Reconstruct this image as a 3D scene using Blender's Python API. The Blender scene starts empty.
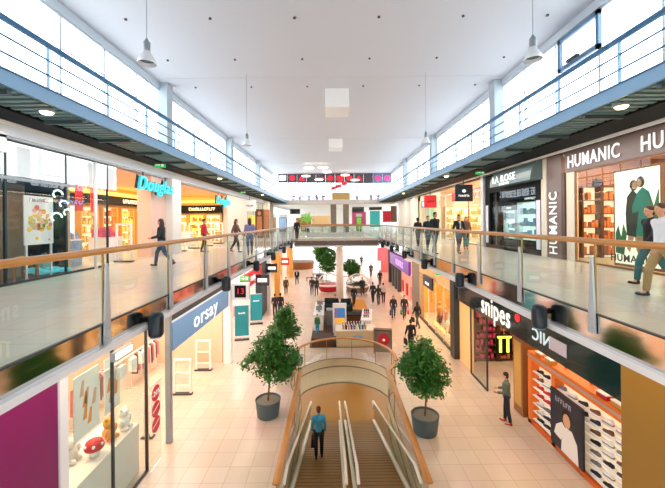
import bpy, math, random
from mathutils import Vector, Matrix
random.seed(7)
R = math.radians
SC = bpy.context.scene
COL = SC.collection
# ------------------------------------------------------------------ camera
F = 335.0; CX, CY = 332.5, 221.5; EYE = 7.0; ROLL = 0.010
GF = 5.5                     # gallery floor
def ray(px, py):
    a = (px-CX)/F; b = (CY-py)/F; c, s = math.cos(ROLL), math.sin(ROLL)
    return (a*c+b*s, -a*s+b*c)
def onX(px, py, X):
    dx, dz = ray(px, py); Y = X/dx
    return Vector((X, Y, EYE+dz*Y))
def onZ(px, py, Z):
    dx, dz = ray(px, py); Y = (Z-EYE)/dz
    return Vector((dx*Y, Y, Z))
def onY(px, py, Y):
    dx, dz = ray(px, py)
    return Vector((dx*Y, Y, EYE+dz*Y))
cd = bpy.data.cameras.new('camera'); cam = bpy.data.objects.new('camera', cd); COL.objects.link(cam)
cd.sensor_width = 36; cd.lens = 36*F/665; cd.shift_x = 0; cd.shift_y = -22.5/665
cd.clip_start = .05; cd.clip_end = 300
c_, s_ = math.cos(ROLL), math.sin(ROLL)
cam.matrix_world = Matrix(((c_, s_, 0, 0), (0, 0, -1, 0), (-s_, c_, 0, EYE), (0, 0, 0, 1)))
SC.camera = cam
# ------------------------------------------------------------------ materials
def lin(h):
    h = h.lstrip('#'); o = []
    for i in (0, 2, 4):
        v = int(h[i:i+2], 16)/255
        o.append(v/12.92 if v <= .04045 else ((v+.055)/1.055)**2.4)
    return (*o, 1)
MATS = {}
def mat(name, hexc, rough=.5, metal=0, emit=0, ecol=None, spec=.5, noise=0, nscale=6, coat=0):
    if name in MATS: return MATS[name]
    m = bpy.data.materials.new(name); m.use_nodes = True
    nt = m.node_tree; b = nt.nodes['Principled BSDF']
    b.inputs['Base Color'].default_value = lin(hexc)
    b.inputs['Roughness'].default_value = rough; b.inputs['Metallic'].default_value = metal
    b.inputs['Specular IOR Level'].default_value = spec
    b.inputs['Coat Weight'].default_value = coat
    if emit:
        b.inputs['Emission Color'].default_value = lin(ecol or hexc); b.inputs['Emission Strength'].default_value = emit
    if noise:
        g = nt.nodes.new('ShaderNodeNewGeometry'); n = nt.nodes.new('ShaderNodeTexNoise')
        n.inputs['Scale'].default_value = nscale; n.inputs['Detail'].default_value = 4
        mx = nt.nodes.new('ShaderNodeMix'); mx.data_type = 'RGBA'
        c = lin(hexc)
        mx.inputs['A'].default_value = tuple(min(1, v*(1-noise)) for v in c[:3])+(1,)
        mx.inputs['B'].default_value = tuple(min(1, v*(1+noise)) for v in c[:3])+(1,)
        nt.links.new(g.outputs['Position'], n.inputs['Vector'])
        nt.links.new(n.outputs['Fac'], mx.inputs['Factor']); nt.links.new(mx.outputs['Result'], b.inputs['Base Color'])
    MATS[name] = m
    return m
def tile_mat(name, c1, c2, grout, size, rough, gw=.006, coat=0):
    m = mat(name, c1, rough, coat=coat); nt = m.node_tree; b = nt.nodes['Principled BSDF']
    g = nt.nodes.new('ShaderNodeNewGeometry'); t = nt.nodes.new('ShaderNodeTexBrick')
    t.offset = 0; t.inputs['Scale'].default_value = 1
    t.inputs['Color1'].default_value = lin(c1); t.inputs['Color2'].default_value = lin(c2); t.inputs['Mortar'].default_value = lin(grout)
    t.inputs['Brick Width'].default_value = size; t.inputs['Row Height'].default_value = size
    t.inputs['Mortar Size'].default_value = gw; t.inputs['Bias'].default_value = 0
    n = nt.nodes.new('ShaderNodeTexNoise'); n.inputs['Scale'].default_value = .5; n.inputs['Detail'].default_value = 5
    mx = nt.nodes.new('ShaderNodeMix'); mx.data_type = 'RGBA'; mx.blend_type = 'MULTIPLY'; mx.inputs['Factor'].default_value = .25
    nt.links.new(g.outputs['Position'], t.inputs['Vector']); nt.links.new(g.outputs['Position'], n.inputs['Vector'])
    nt.links.new(t.outputs['Color'], mx.inputs['A']); nt.links.new(n.outputs['Color'], mx.inputs['B'])
    nt.links.new(mx.outputs['Result'], b.inputs['Base Color'])
    return m
def glass_mat(name, tint='#ffffff', ior=1.5, rough=0.0, opacity=0, ocol='#ffffff'):
    m = bpy.data.materials.new(name); m.use_nodes = True; nt = m.node_tree
    for n in list(nt.nodes): nt.nodes.remove(n)
    o = nt.nodes.new('ShaderNodeOutputMaterial'); mx = nt.nodes.new('ShaderNodeMixShader'); fr = nt.nodes.new('ShaderNodeFresnel')
    fr.inputs['IOR'].default_value = ior
    tr = nt.nodes.new('ShaderNodeBsdfTransparent'); tr.inputs['Color'].default_value = lin(tint)
    gl = nt.nodes.new('ShaderNodeBsdfGlossy'); gl.inputs['Roughness'].default_value = rough
    ge = nt.nodes.new('ShaderNodeNewGeometry'); mt_ = nt.nodes.new('ShaderNodeMath'); mt_.operation = 'SUBTRACT'; mt_.use_clamp = True
    nt.links.new(fr.outputs[0], mt_.inputs[0]); nt.links.new(ge.outputs['Backfacing'], mt_.inputs[1])
    nt.links.new(mt_.outputs[0], mx.inputs[0]); nt.links.new(gl.outputs[0], mx.inputs[2])
    if opacity:
        m2 = nt.nodes.new('ShaderNodeMixShader'); m2.inputs[0].default_value = opacity
        df = nt.nodes.new('ShaderNodeBsdfDiffuse'); df.inputs['Color'].default_value = lin(ocol)
        nt.links.new(tr.outputs[0], m2.inputs[1]); nt.links.new(df.outputs[0], m2.inputs[2]); nt.links.new(m2.outputs[0], mx.inputs[1])
    else: nt.links.new(tr.outputs[0], mx.inputs[1])
    nt.links.new(mx.outputs[0], o.inputs['Surface']); MATS[name] = m
    return m
# ------------------------------------------------------------------ mesh builder
class MB:
    def __init__(s): s.v = []; s.f = []
    def quad(s, *p):
        i = len(s.v); s.v += [tuple(q) for q in p]; s.f.append(tuple(range(i, i+len(p)))); return s
    def box(s, x0, x1, y0, y1, z0, z1):
        i = len(s.v)
        s.v += [(x0,y0,z0),(x1,y0,z0),(x1,y1,z0),(x0,y1,z0),(x0,y0,z1),(x1,y0,z1),(x1,y1,z1),(x0,y1,z1)]
        for f in ((0,3,2,1),(4,5,6,7),(0,1,5,4),(1,2,6,5),(2,3,7,6),(3,0,4,7)): s.f.append(tuple(i+k for k in f))
        return s
    def loft(s, rings, cap=True, closed=True):
        i = len(s.v); n = len(rings[0])
        for r in rings: s.v += [tuple(p) for p in r]
        for a in range(len(rings)-1):
            for k in range(n if closed else n-1):
                k2 = (k+1) % n
                s.f.append((i+a*n+k, i+a*n+k2, i+(a+1)*n+k2, i+(a+1)*n+k))
        if cap and closed:
            s.f.append(tuple(i+k for k in range(n-1, -1, -1))); s.f.append(tuple(i+(len(rings)-1)*n+k for k in range(n)))
        return s
    def lathe(s, c, prof, n=24, axis='z', cap=True):
        rings = []
        for r, h in prof:
            ring = []
            for k in range(n):
                a = 2*math.pi*k/n; p = (r*math.cos(a), r*math.sin(a), h)
                if axis == 'x': p = (h, p[0], p[1])
                elif axis == 'y': p = (p[1], h, p[0])
                ring.append((c[0]+p[0], c[1]+p[1], c[2]+p[2]))
            rings.append(ring)
        return s.loft(rings, cap)
    def cyl(s, c, r, h0, h1, n=16, axis='z'): return s.lathe(c, [(r, h0), (r, h1)], n, axis)
    def tube(s, pts, r, n=8, sx=1, closed=False):
        pts = [Vector(p) for p in pts]; rings = []; N = len(pts)
        for i, p in enumerate(pts):
            d = (pts[min(i+1, N-1)]-pts[max(i-1, 0)]).normalized()
            up = Vector((0,0,1)) if abs(d.z) < .95 else Vector((0,1,0))
            a = d.cross(up).normalized(); b = a.cross(d)
            rr = r[i] if isinstance(r, (list, tuple)) else r
            rings.append([p+a*rr*sx*math.cos(t)+b*rr*math.sin(t) for t in (2*math.pi*k/n for k in range(n))])
        return s.loft(rings)
    def cap(s, p0, r0, p1, r1, n=10):      # tapered capsule
        p0, p1 = Vector(p0), Vector(p1); d = p1-p0
        L = d.length; d = d/L if L > 1e-6 else Vector((0,0,1))
        up = Vector((0,0,1)) if abs(d.z) < .9 else Vector((0,1,0))
        a = d.cross(up).normalized(); b = a.cross(d); rings = []
        for base, rr, ts in ((p0, r0, (-80,-50,-20,0)), (p1, r1, (0,20,50,80))):
            for t in ts:
                q = base+d*rr*math.sin(R(t)); w = rr*math.cos(R(t))
                rings.append([q+a*w*math.cos(u)+b*w*math.sin(u) for u in (2*math.pi*k/n for k in range(n))])
        return s.loft(rings)
    def ell(s, c, rx, ry, rz, n=12, m=8):
        rings = []
        for j in range(m+1):
            t = -math.pi/2+math.pi*(j if 0 < j < m else (.08 if j == 0 else m-.08))/m
            rings.append([(c[0]+rx*math.cos(t)*math.cos(u), c[1]+ry*math.cos(t)*math.sin(u), c[2]+rz*math.sin(t)) for u in (2*math.pi*k/n for k in range(n))])
        return s.loft(rings)
    def build(s, name, m, parent=None, smooth=False, loc=None, rz=None, kind=None):
        me = bpy.data.meshes.new(name); me.from_pydata([tuple(p) for p in s.v], [], s.f); me.update()
        me.materials.append(m if not isinstance(m, str) else MATS[m])
        if smooth:
            for p in me.polygons: p.use_smooth = True
        o = bpy.data.objects.new(name, me); COL.objects.link(o)
        if parent: o.parent = parent
        if loc is not None: o.location = loc
        if rz is not None: o.rotation_euler.z = rz
        if kind: o['kind'] = kind
        return o
def thing(name, label, cat, loc=(0,0,0), rz=0, group=None):
    o = bpy.data.objects.new(name, None); COL.objects.link(o); o.empty_display_size = .1
    o.location = loc; o.rotation_euler.z = rz; return tag(o, label, cat, group)
def tag(o, label, cat, group=None):
    o['label'] = label; o['category'] = cat
    if group: o['group'] = group
    return o
def struct(name, mb, m, **k): return mb.build(name, m, kind='structure', **k)
def bx(x0, x1, y0, y1, z0, z1): return MB().box(min(x0,x1), max(x0,x1), min(y0,y1), max(y0,y1), z0, z1)
def recenter(root, org):
    pass
TXT = {}
def text(name, body, m, size, parent=None, loc=(0,0,0), rot=(0,0,0), extrude=.02, bold=.01, shear=0, sx=1, kind=None):
    key = (body, size, extrude, bold, shear)
    if key not in TXT:
        cu = bpy.data.curves.new('lettering', 'FONT'); cu.body = body; cu.size = size; cu.extrude = extrude; cu.offset = bold*size; cu.shear = shear
        cu.align_x = 'CENTER'; cu.align_y = 'CENTER'; cu.resolution_u = 3; cu.space_character = 1.1
        t = bpy.data.objects.new('t', cu); COL.objects.link(t)
        dg = bpy.context.evaluated_depsgraph_get(); dg.update()
        TXT[key] = bpy.data.meshes.new_from_object(t.evaluated_get(dg)); bpy.data.objects.remove(t)
    me = TXT[key].copy(); me.materials.clear(); me.materials.append(MATS[m] if isinstance(m, str) else m)
    o = bpy.data.objects.new(name, me); COL.objects.link(o)
    if parent: o.parent = parent
    o.location = loc; o.rotation_euler = rot; o.scale = (sx, 1, 1)
    return o
RW = (R(90), 0, R(90))      # text on a wall that faces +X, read from the hall
RE = (R(90), 0, R(-90))     # text on a wall that faces -X
RS = (R(90), 0, 0)          # text that faces -Y
def clone(root, loc, rz=None, label=None):
    def cp(o, par):
        c = o.copy(); COL.objects.link(c)
        if par: c.parent = par
        for ch in o.children: cp(ch, c)
        return c
    r = cp(root, None); r.location = loc
    if rz is not None: r.rotation_euler.z = rz
    if label: r['label'] = label
    return r
def area(loc, sx, sy, power, color='#ffffff', rot=(0,0,0), name='lamp_light'):
    l = bpy.data.lights.new(name, 'AREA'); l.shape = 'RECTANGLE'; l.size = sx; l.size_y = sy; l.energy = power; l.color = lin(color)[:3]
    o = bpy.data.objects.new(name, l); COL.objects.link(o); o.location = loc; o.rotation_euler = rot
    return o
mat('ceiling_white', '#C4C5CC', .75, noise=.02, nscale=.3)
mat('wall_white', '#ECEAE6', .6); mat('wall_cream', '#EADFCD', .6); mat('wall_pink', '#E3BFB0', .5)
mat('steel_blue', '#7FA6C8', .4, .15); mat('rail_blue', '#356A92', .4, .15); mat('fascia_white', '#DCE4EC', .5); mat('deck_grey', '#8FA0A8', .5)
mat('navy', '#060D11', .7, spec=.2); mat('rib_dark', '#3A4C50', .5); mat('soffit_green', '#6C8A8C', .45, .3)
mat('wood', '#BC7E38', .3, noise=.15, nscale=3, coat=.3); mat('blade', '#B9C4CC', .35, .5); mat('brass', '#A88A4C', .35, .6)
mat('mirror', '#C9C4BE', .07, 1.0); mat('alu', '#E2E6EA', .35, .25); mat('alu_dark', '#8E979E', .4, .3)
mat('lampblack', '#10222C', .3); mat('black', '#070809', .6, spec=.2); mat('dark_grey', '#33373B', .5)
mat('white', '#F4F4F2', .4); mat('glow_warm', '#FFE2A8', .5, emit=6); mat('glow_white', '#FFFFFF', .5, emit=4)
mat('glow_gold', '#FFC24A', .5, emit=2.2); mat('glow_panel', '#FFF3DC', .5, emit=1.6)
mat('win_frame', '#C9D3DC', .4, .2); mat('sash_blue', '#5F7F9C', .4, .2)
tile_mat('tile_ground', '#D4BFAE', '#DCC9B9', '#B6A090', .6, .28, .008)
tile_mat('tile_gallery', '#E2DED2', '#E8E4DA', '#CCC8BC', .6, .22, .006)
mat('gold_floor', '#8A601F', .3, noise=.12, nscale=2); mat('beige_panel', '#D9C49C', .35); mat('seam', '#8A7A5C', .5)
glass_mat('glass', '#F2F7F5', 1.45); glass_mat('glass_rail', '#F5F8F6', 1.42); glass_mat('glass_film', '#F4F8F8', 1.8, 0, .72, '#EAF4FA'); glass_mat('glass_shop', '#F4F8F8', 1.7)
glass_mat('glass_sky', '#FFFFFF', 1.3)

def scribble(name, n, m, size, parent=None, loc=(0,0,0), rot=(0,0,0), seed=0, depth=.01):
    """a row of letter-like strokes for lettering too small in the photo to read"""
    rr = random.Random(seed+n); b = MB(); h = size*.72; w = size*.55; x = -n*w/2; t = size*.14
    for k in range(n):
        a, c = x+.06*w, x+.86*w; kind = rr.randrange(5)
        b.box(a, a+t, -h/2, h/2, 0, depth)
        if kind in (0, 1, 3): b.box(a+t, c, h/2-t, h/2, 0, depth)
        if kind in (0, 2): b.box(a+t, c, -h/2, -h/2+t, 0, depth)
        if kind in (1, 4): b.box(c-t, c, -h/2, h/2-t, 0, depth)
        if kind in (3, 4, 2): b.box(a+t, c-t, -t/2, t/2, 0, depth)
        x += w
    o = b.build(name, m, parent); o.location = loc; o.rotation_euler = rot
    return o
# ================================================================== building shell
XL, XR = -3.47, 4.15; YN, YB = -2.0, 46.0; YBR = 30.0
XDL, XDR = -6.05, 6.17; DT, DB = 9.84, 9.57; XWL, XWR = -8.15, 8.1; ZC = 13.6
SXL, SXR = -8.0, 8.6       # gallery shop fronts
GXL, GXR = -5.3, 6.27      # ground floor shop fronts
# void outline on the ground floor
VX0, VX1, VC, VCY, VR = -1.3, 2.1, .4, 14.8, 2.25
a0 = math.asin(1.7/VR)
def void_path(off=0, n=40, y0=7.6):
    r = VR+off; aa = math.asin((1.7+off)/r) if (1.7+off) < r else math.pi/2
    pts = [(VX0-off, y0)]
    ys = VCY-math.sqrt(r*r-(1.7+off)**2)
    for k in range(1, 8): pts.append((VX0-off, y0+(ys-y0)*k/8))
    A0 = math.pi+math.asin((VCY-ys)/r); A1 = -math.asin((VCY-ys)/r)
    for k in range(n+1):
        t = A0+(A1-A0)*k/n; pts.append((VC+r*math.cos(t), VCY+r*math.sin(t)))
    for k in range(7, 0, -1): pts.append((VX1+off, y0+(ys-y0)*k/8))
    pts.append((VX1+off, y0)); return pts
import bmesh
def plate_with_hole(name, x0, x1, y0, y1, z, hole, m):
    bm = bmesh.new()
    def loop(ps):
        vs = [bm.verts.new((p[0], p[1], z)) for p in ps]
        return [bm.edges.new((vs[i], vs[(i+1) % len(vs)])) for i in range(len(vs))]
    es = loop([(x0,y0),(x1,y0),(x1,y1),(x0,y1)])+loop(hole)
    bmesh.ops.triangle_fill(bm, use_beauty=True, use_dissolve=False, edges=es, normal=(0,0,1))
    for f in bm.faces:
        if f.normal.z < 0: f.normal_flip()
    me = bpy.data.meshes.new(name); bm.to_mesh(me); bm.free(); me.materials.append(MATS[m])
    o = bpy.data.objects.new(name, me); COL.objects.link(o); o['kind'] = 'structure'; return o
plate_with_hole('floor', -12, 13, YN, 84, 0, void_path(), 'tile_ground')
struct('floor_basement', bx(-5, 6, 4, 26, -3.3, -3.1), 'gold_floor')
struct('wall_basement', bx(-5, 6, 26, 26.2, -3.3, -1.2), 'beige_panel')
struct('ceiling_basement_left', bx(-5, VX0-.02, 4, 12.4, -1.25, -1.15), 'wall_cream')
struct('ceiling_basement_right', bx(VX1+.02, 6, 4, 12.4, -1.25, -1.15), 'wall_cream')
vp = void_path()
w = MB(); rings = [[(x,y,0) for x,y in vp], [(x,y,-.36) for x,y in vp]]
w.loft(rings, cap=False, closed=False); struct('trim_1', w, 'beige_panel')
w = MB(); q = void_path(.03); w.loft([[(x,y,-.36) for x,y in q], [(x,y,-1.2) for x,y in q]], cap=False, closed=False); struct('trim_2', w, 'beige_panel')
for i, z in enumerate((-.36, -1.2)):
    struct('trim_%d' % (3+i), MB().tube([(x,y,z) for x,y in vp], .03, 6), 'seam')
# galleries
for side, xe, xs, sg in (('left', XL, -13, 1), ('right', XR, 14, -1)):
    LT = 5.19 if side == 'left' else 5.06
    struct('floor_gallery_'+side, bx(xe, xs, YN, 60, 5.42, GF), 'tile_gallery')
    struct('ceiling_ground_'+side, bx(xe-sg*.02, xs, YN, 60, LT-.11, 5.42), 'wall_white')
    struct('trim_fascia_'+side, bx(xe, xe+sg*.03, YN, YBR, LT-.01, 5.49), 'mirror')
    struct('trim_edge_'+side, bx(xe-sg*.01, xe+sg*.04, YN, YBR, 5.49, 5.515), 'dark_grey')
    w = MB().box(min(xe, xe+sg*.12), max(xe, xe+sg*.12), YN, YBR, LT-.07, LT)
    w.box(min(xe, xe+sg*.07), max(xe, xe+sg*.07), YN, YBR, LT-.13, LT-.07)
    struct('trim_ledge_'+side, w, 'alu')
    # upper walkway
    xd = XDL if side == 'left' else XDR; xw = XWL if side == 'left' else XWR
    struct('floor_walkway_'+side, bx(xd, xw, YN, 45, 9.62, DT), 'deck_grey')
    struct('trim_walkway_'+side, bx(xd+sg*.06, xd-sg*.02, YN, 45, DB, DT+.005), 'steel_blue')
    struct('trim_walkway_top_'+side, bx(xd+sg*.09, xd-sg*.05, YN, 45, DT+.005, DT+.035), 'rail_blue')
    xm = xd-sg*1.0
    w = MB(); y = YN
    while y < 45:
        w.box(min(xd-sg*.05, xm), max(xd-sg*.05, xm), y, y+.12, 9.55, 9.61); y += .24
    w.box(min(xd-sg*.05, xm), max(xd-sg*.05, xm), YN, 45, 9.60, 9.62)
    struct('trim_soffit_'+side, w, 'soffit_green')
    w = MB(); y = .6
    while y < 45:
        w.box(min(xd-sg*.05, xm), max(xd-sg*.05, xm), y, y+.1, 9.46, 9.56); y += 1.9
    struct('trim_ribs_'+side, w, 'rib_dark')
    xs0 = SXL if side == 'left' else SXR
    struct('trim_beam_'+side, bx(xm, xs0-sg*.2, YN, 46, 9.5, 9.62), 'navy')
    # roof over the shops and clerestory sill
    struct('ceiling_shops_'+side, bx(xs0+sg*.1, xs, YN, 60, 9.62, 9.8), 'wall_white')
    # main clerestory structure
    struct('trim_eaves_'+side, bx(xw+sg*.1, xw-sg*.1, YN, YB, ZC-.28, ZC), 'win_frame')
    k = 0; y = 2.25; n = 1
    while y < YB-1:
        y1 = y+1.95
        f = MB().box(xw-.05, xw+.05, y-.035, y+.035, DT, ZC-.28)
        f.box(xw-.04, xw+.04, y, y1, DT, DT+.08); f.box(xw-.04, xw+.04, y, y1, ZC-.36, ZC-.28)
        if n % 2: f.box(xw-.025, xw+.025, y+.035, y1, 12.3, 12.35)
        fo = struct('window_%d' % (n+(0 if side == 'left' else 40)), f, 'win_frame')
        bx(xw-.008, xw+.008, y+.03, y1-.03, DT+.08, ZC-.36).build('pane', MATS['glass_sky'], fo)
        y = y1; n += 1
    struct('wall_near_'+side, bx(xw-.1, xw+.1, YN-2, 2.25, DT, ZC), 'wall_white')
    for j, (yc, hw) in enumerate(((16.0, .28), (26, .28), (36, .28))):
        xc = xw+sg*.22
        struct('trim_column_%s_%d' % (side, j+1), bx(xc-.22, xc+.22, yc-hw, yc+hw, DT, ZC), mat('column_steel', '#A9B6BE', .5))
# ceiling
w = bx(-8.3, 8.3, YN-2, YB+.3, ZC, ZC+.2); struct('ceiling', w, 'ceiling_white')
w = MB()
for y in (4.0, 15.3, 26.6, 37.9): w.box(-8.1, 8.1, y-.02, y+.02, ZC-.012, ZC)
struct('trim_5', w, mat('joint', '#C9C7C8', .8))
struct('wall_back', bx(-14, 14, YN-2.2, YN-2, -4, ZC), 'wall_white')
struct('floor_landing', bx(-13, 14, YN-2, YN, 5.2, GF), 'tile_gallery')
# open sash on the right
t = MB(); x = XWR-.1
t.box(x-.05, x+.05, 9.95, 11.75, 13.1, 13.25).box(x-.05, x+.05, 9.95, 11.75, 12.1, 12.22).box(x-.05, x+.05, 9.95, 10.07, 12.1, 13.25).box(x-.05, x+.05, 11.63, 11.75, 12.1, 13.25)
o = t.build('window_79', MATS['sash_blue'], kind='structure')
bx(x-.01, x+.01, 10.07, 11.63, 12.22, 13.1).build('pane', MATS['glass_sky'], o)
bx(x-.16, x-.06, 10.7, 11.2, 12.22, 12.3).build('opener', MATS['dark_grey'], o)
# bridge across the void
struct('floor_bridge', bx(XL, XR, YBR+.02, YBR+3, 5.3, GF), 'tile_gallery')
struct('trim_bridge_beam', bx(XL, XR, YBR-.05, YBR+.1, 4.85, 5.28), mat('beam_brown', '#6B5D58', .4, .2))
struct('trim_bridge_ledge', bx(XL, XR, YBR-.14, YBR+.1, 4.72, 4.86), 'alu')
struct('trim_bridge_far_beam', bx(XL, XR, YBR+2.9, YBR+3.05, 4.72, 5.5), 'alu')
struct('ceiling_bridge', bx(XL, XR, YBR+.1, YBR+2.9, 4.75, 5.3), 'wall_white')
# end of the hall
struct('trim_end_beam', bx(-8.3, 8.3, 44.5, 45.2, 9.3, 9.95), mat('beam_end', '#C8BDB6', .5))
struct('floor_end_walkway', bx(-8.3, 8.3, 45.2, 46.2, 9.7, 9.95), 'deck_grey')
struct('floor_gallery_end', bx(XL, XR, 45, 60, 5.2, GF), 'tile_gallery')
struct('trim_gallery_end_edge', bx(XL, XR, 44.9, 45, 4.9, 5.5), 'alu')
struct('wall_end_upper_left', bx(-13, -3.6, 60, 60.2, GF, 9.6), 'wall_white')
struct('wall_end_upper_right', bx(3.8, 14, 60, 60.2, GF, 9.6), 'wall_white')
struct('wall_end_upper', bx(-3.6, 3.8, 60, 60.2, GF, 9.6), 'wall_white')
struct('ceiling_end', bx(-13, 14, 45.2, 60, 9.4, 9.6), 'wall_white')
struct('ceiling_ground_far', bx(-12, 13, 60, 84, 4.95, 5.4), 'wall_white')
struct('ceiling_ground_end', bx(XL, XR, 45, 60, 4.95, 5.2), 'wall_white')
for i in range(8):
    x0 = -8.1+i*2.02
    f = MB().box(x0-.04, x0+.04, 46.2, 46.3, 9.95, ZC).box(x0, x0+2.02, 46.2, 46.28, 12.2, 12.28).box(x0, x0+2.02, 46.2, 46.28, ZC-.1, ZC)
    fo = struct('window_%d' % (90+i), f, 'win_frame'); bx(x0+.04, x0+1.98, 46.24, 46.26, 9.95, ZC-.1).build('pane', MATS['glass_sky'], fo)
# far end of the ground floor: glazed entrance
for i in range(6):
    x0 = -9+i*3.2
    f = MB().box(x0-.08, x0+.08, 83.9, 84, 0, 4.95).box(x0, x0+3.2, 83.9, 84, 2.5, 2.62)
    fo = struct('door_%d' % (i+1), f, 'dark_grey'); bx(x0+.08, x0+3.12, 83.94, 83.96, 0, 4.95).build('pane', MATS['glass_sky'], fo)
struct('wall_ground_far_left', bx(-12, -11.8, 50, 84, 0, 4.95), 'wall_white'); struct('wall_ground_far_right', bx(12.8, 13, 50, 84, 0, 4.95), 'wall_white')
# ================================================================== railings
def railing(side, xe, sg, zt, label, y, sp):
    t = thing('glass_railing', label, 'railing', (xe, YN, GF))
    def L(o): o.location = (-xe, -YN, -GF); return o
    L(MB().tube([(xe, YN, zt-.045), (xe, 2, zt-.045), (xe, 16, zt-.045), (xe, YBR+.1, zt-.045)], .05, 10, sx=1).build('handrail', MATS['wood'], t, True))
    while y < YBR:
        y1 = min(y+sp, YBR)
        L(bx(xe-.008, xe+.008, y+.02, y1-.02, GF+.02, zt-.1).build('glass_panel', MATS['glass_rail'], t))
        p = MB(); x = xe+sg*.06
        p.loft([[(x-.015, y-.07, 5.2), (x+.015, y-.07, 5.2), (x+.015, y+.07, 5.2), (x-.015, y+.07, 5.2)],
                [(x-.015, y-.06, 5.6), (x+.015, y-.06, 5.6), (x+.015, y+.06, 5.6), (x-.015, y+.06, 5.6)],
                [(x-.015, y-.02, GF+.9), (x+.015, y-.02, GF+.9), (x+.015, y+.02, GF+.9), (x-.015, y+.02, GF+.9)]])
        for dy, z in ((-.03, 5.28), (.03, 5.28), (0, 5.42)): p.cyl((x, y+dy, z), .012, -.03, .03, 8, 'x')
        po = L(p.build('post', MATS['blade'], t))
        L(bx(xe-.012, xe+.012, y-.012, y+.012, GF+.02, zt-.09).build('rod', MATS['brass'], t))
        y = y1
    return t
railing('left', XL, 1, EYE-.106*3.47, 'long glass railing with wooden handrail along the left gallery edge', 1.05, 2.0)
railing('right', XR, -1, EYE-.0745*4.15, 'long glass railing with wooden handrail along the right gallery edge', 1.2, 2.05)
def cross_rail(y, x0, x1, z0, zt, label, n, posts=True):
    t = thing('glass_railing', label, 'railing', (x0, y, z0))
    def L(o): o.location = (-x0, -y, -z0); return o
    L(MB().tube([(x0, y, zt-.05), (x1, y, zt-.05)], .05, 8).build('handrail', MATS['wood'], t, True))
    for i in range(n):
        a = x0+(x1-x0)*i/n; b = x0+(x1-x0)*(i+1)/n
        L(bx(a+.02, b-.02, y-.008, y+.008, z0+.02, zt-.1).build('glass_panel', MATS['glass_rail'], t))
        L(bx(a-.03, a+.03, y-.09, y-.05, z0-.3, z0+.95).build('post', MATS['blade'], t))
cross_rail(YBR-.02, XL, XR, GF, 6.67, 'glass railing with wooden handrail across the near side of the bridge', 5)
cross_rail(YBR+2.95, XL, XR, GF, 6.67, 'glass railing with wooden handrail across the far side of the bridge', 5)
cross_rail(44.95, XL, XR, GF, 6.67, 'glass railing at the far gallery end beyond the bridge', 5)
def deck_rail(side, xd, sg, label):
    x = xd+sg*.01
    t = thing('walkway_railing', label, 'railing', (x, YN, DT))
    def L(o): o.location = (-x, -YN, -DT); return o
    L(bx(x-.03, x+.03, YN, 45, DT+.93, DT+1.04).build('top_rail', MATS['rail_blue'], t))
    for z in (.34, .66):
        L(MB().tube([(x, YN, DT+z), (x, 45, DT+z)], .02, 6).build('rod', MATS['rail_blue'], t))
    y = 1.45
    while y < 45:
        L(bx(x-.03, x+.03, y-.012, y+.012, DT, DT+.93).build('post', MATS['steel_blue'], t)); y += 1.9
deck_rail('left', XDL, 1, 'steel blue bar railing of the upper walkway on the left')
deck_rail('right', XDR, -1, 'steel blue bar railing of the upper walkway on the right')
t = thing('walkway_railing', 'thin bar railing across the far end below the red signs', 'railing', (-6, 45.1, 9.95))
for z in (.35, .7, 1.05): MB().tube([(0,0,z), (12.2,0,z)], .02, 6).build('rod', MATS['alu_dark'], t)
for i in range(8): bx(i*1.74-.02, i*1.74+.02, -.02, .02, 0, 1.05).build('post', MATS['alu_dark'], t)
# floodlight pairs on the ledge
def floods(x, sg, y, label):
    t = thing('floodlight', label, 'floodlight', (x, y, 5.15), 0, 'black floodlights on the gallery ledges')
    bx(min(-.22*sg, 0), max(-.22*sg, 0), -.05, .05, .06, .14).build('arm', MATS['black'], t)
    h = MB().lathe((0,0,0), [(.09,-.22),(.125,-.2),(.135,-.15),(.135,.14),(.12,.19),(.07,.22)], 18).build('lamp_head', MATS['lampblack'], t, True)
    MB().cyl((0,0,0), .1, -.235, -.215, 16).build('lens', mat('lens_blue', '#5F8FB0', .2), h)
ordn = ['nearest', 'second', 'third', 'fourth', 'fifth', 'sixth', 'seventh', 'eighth']
for i in range(6):
    floods(XL+.22, 1, 6.13+i*4.05, 'black drum floodlight on the left gallery ledge, %s from the camera' % ordn[i])
    floods(XR-.22, -1, 6.4+i*4.0, 'black drum floodlight on the right gallery ledge, %s from the camera' % ordn[i])
# pendants
def pendant(x, y, label):
    t = thing('pendant_lamp', label, 'lamp', (x, y, 10.45), 0, 'bell shaped pendant lamps under the ceiling')
    MB().cyl((0,0,0), .008, .5, ZC-10.45, 6).build('cord', MATS['alu_dark'], t)
    MB().lathe((0,0,0), [(.065,.24),(.07,.26),(.07,.44),(.05,.46),(.02,.52)], 16).build('socket', MATS['alu_dark'], t, True)
    MB().lathe((0,0,0), [(.185,-.02),(.19,0),(.17,.06),(.12,.15),(.08,.22),(.065,.26),(.06,.25),(.11,.14),(.165,.05),(.18,-.015)], 24, cap=False).build('lamp_shade', MATS['alu'], t, True)
    MB().cyl((0,0,0), .155, .055, .07, 20).build('reflector', mat('reflector', '#5C6C7C', .3, .6), t)
pendant(onY(147, 60, 7.2).x, 7.2, 'bell pendant lamp hanging nearest the upper left walkway'); pendant(onY(533, 53, 7.2).x, 7.2, 'bell pendant lamp hanging nearest the upper right walkway')
pendant(onY(247, 140, 14.9).x, 14.9, 'smaller looking bell pendant lamp farther back on the left'); pendant(onY(426, 138, 14.9).x, 14.9, 'smaller looking bell pendant lamp farther back on the right')
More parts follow.
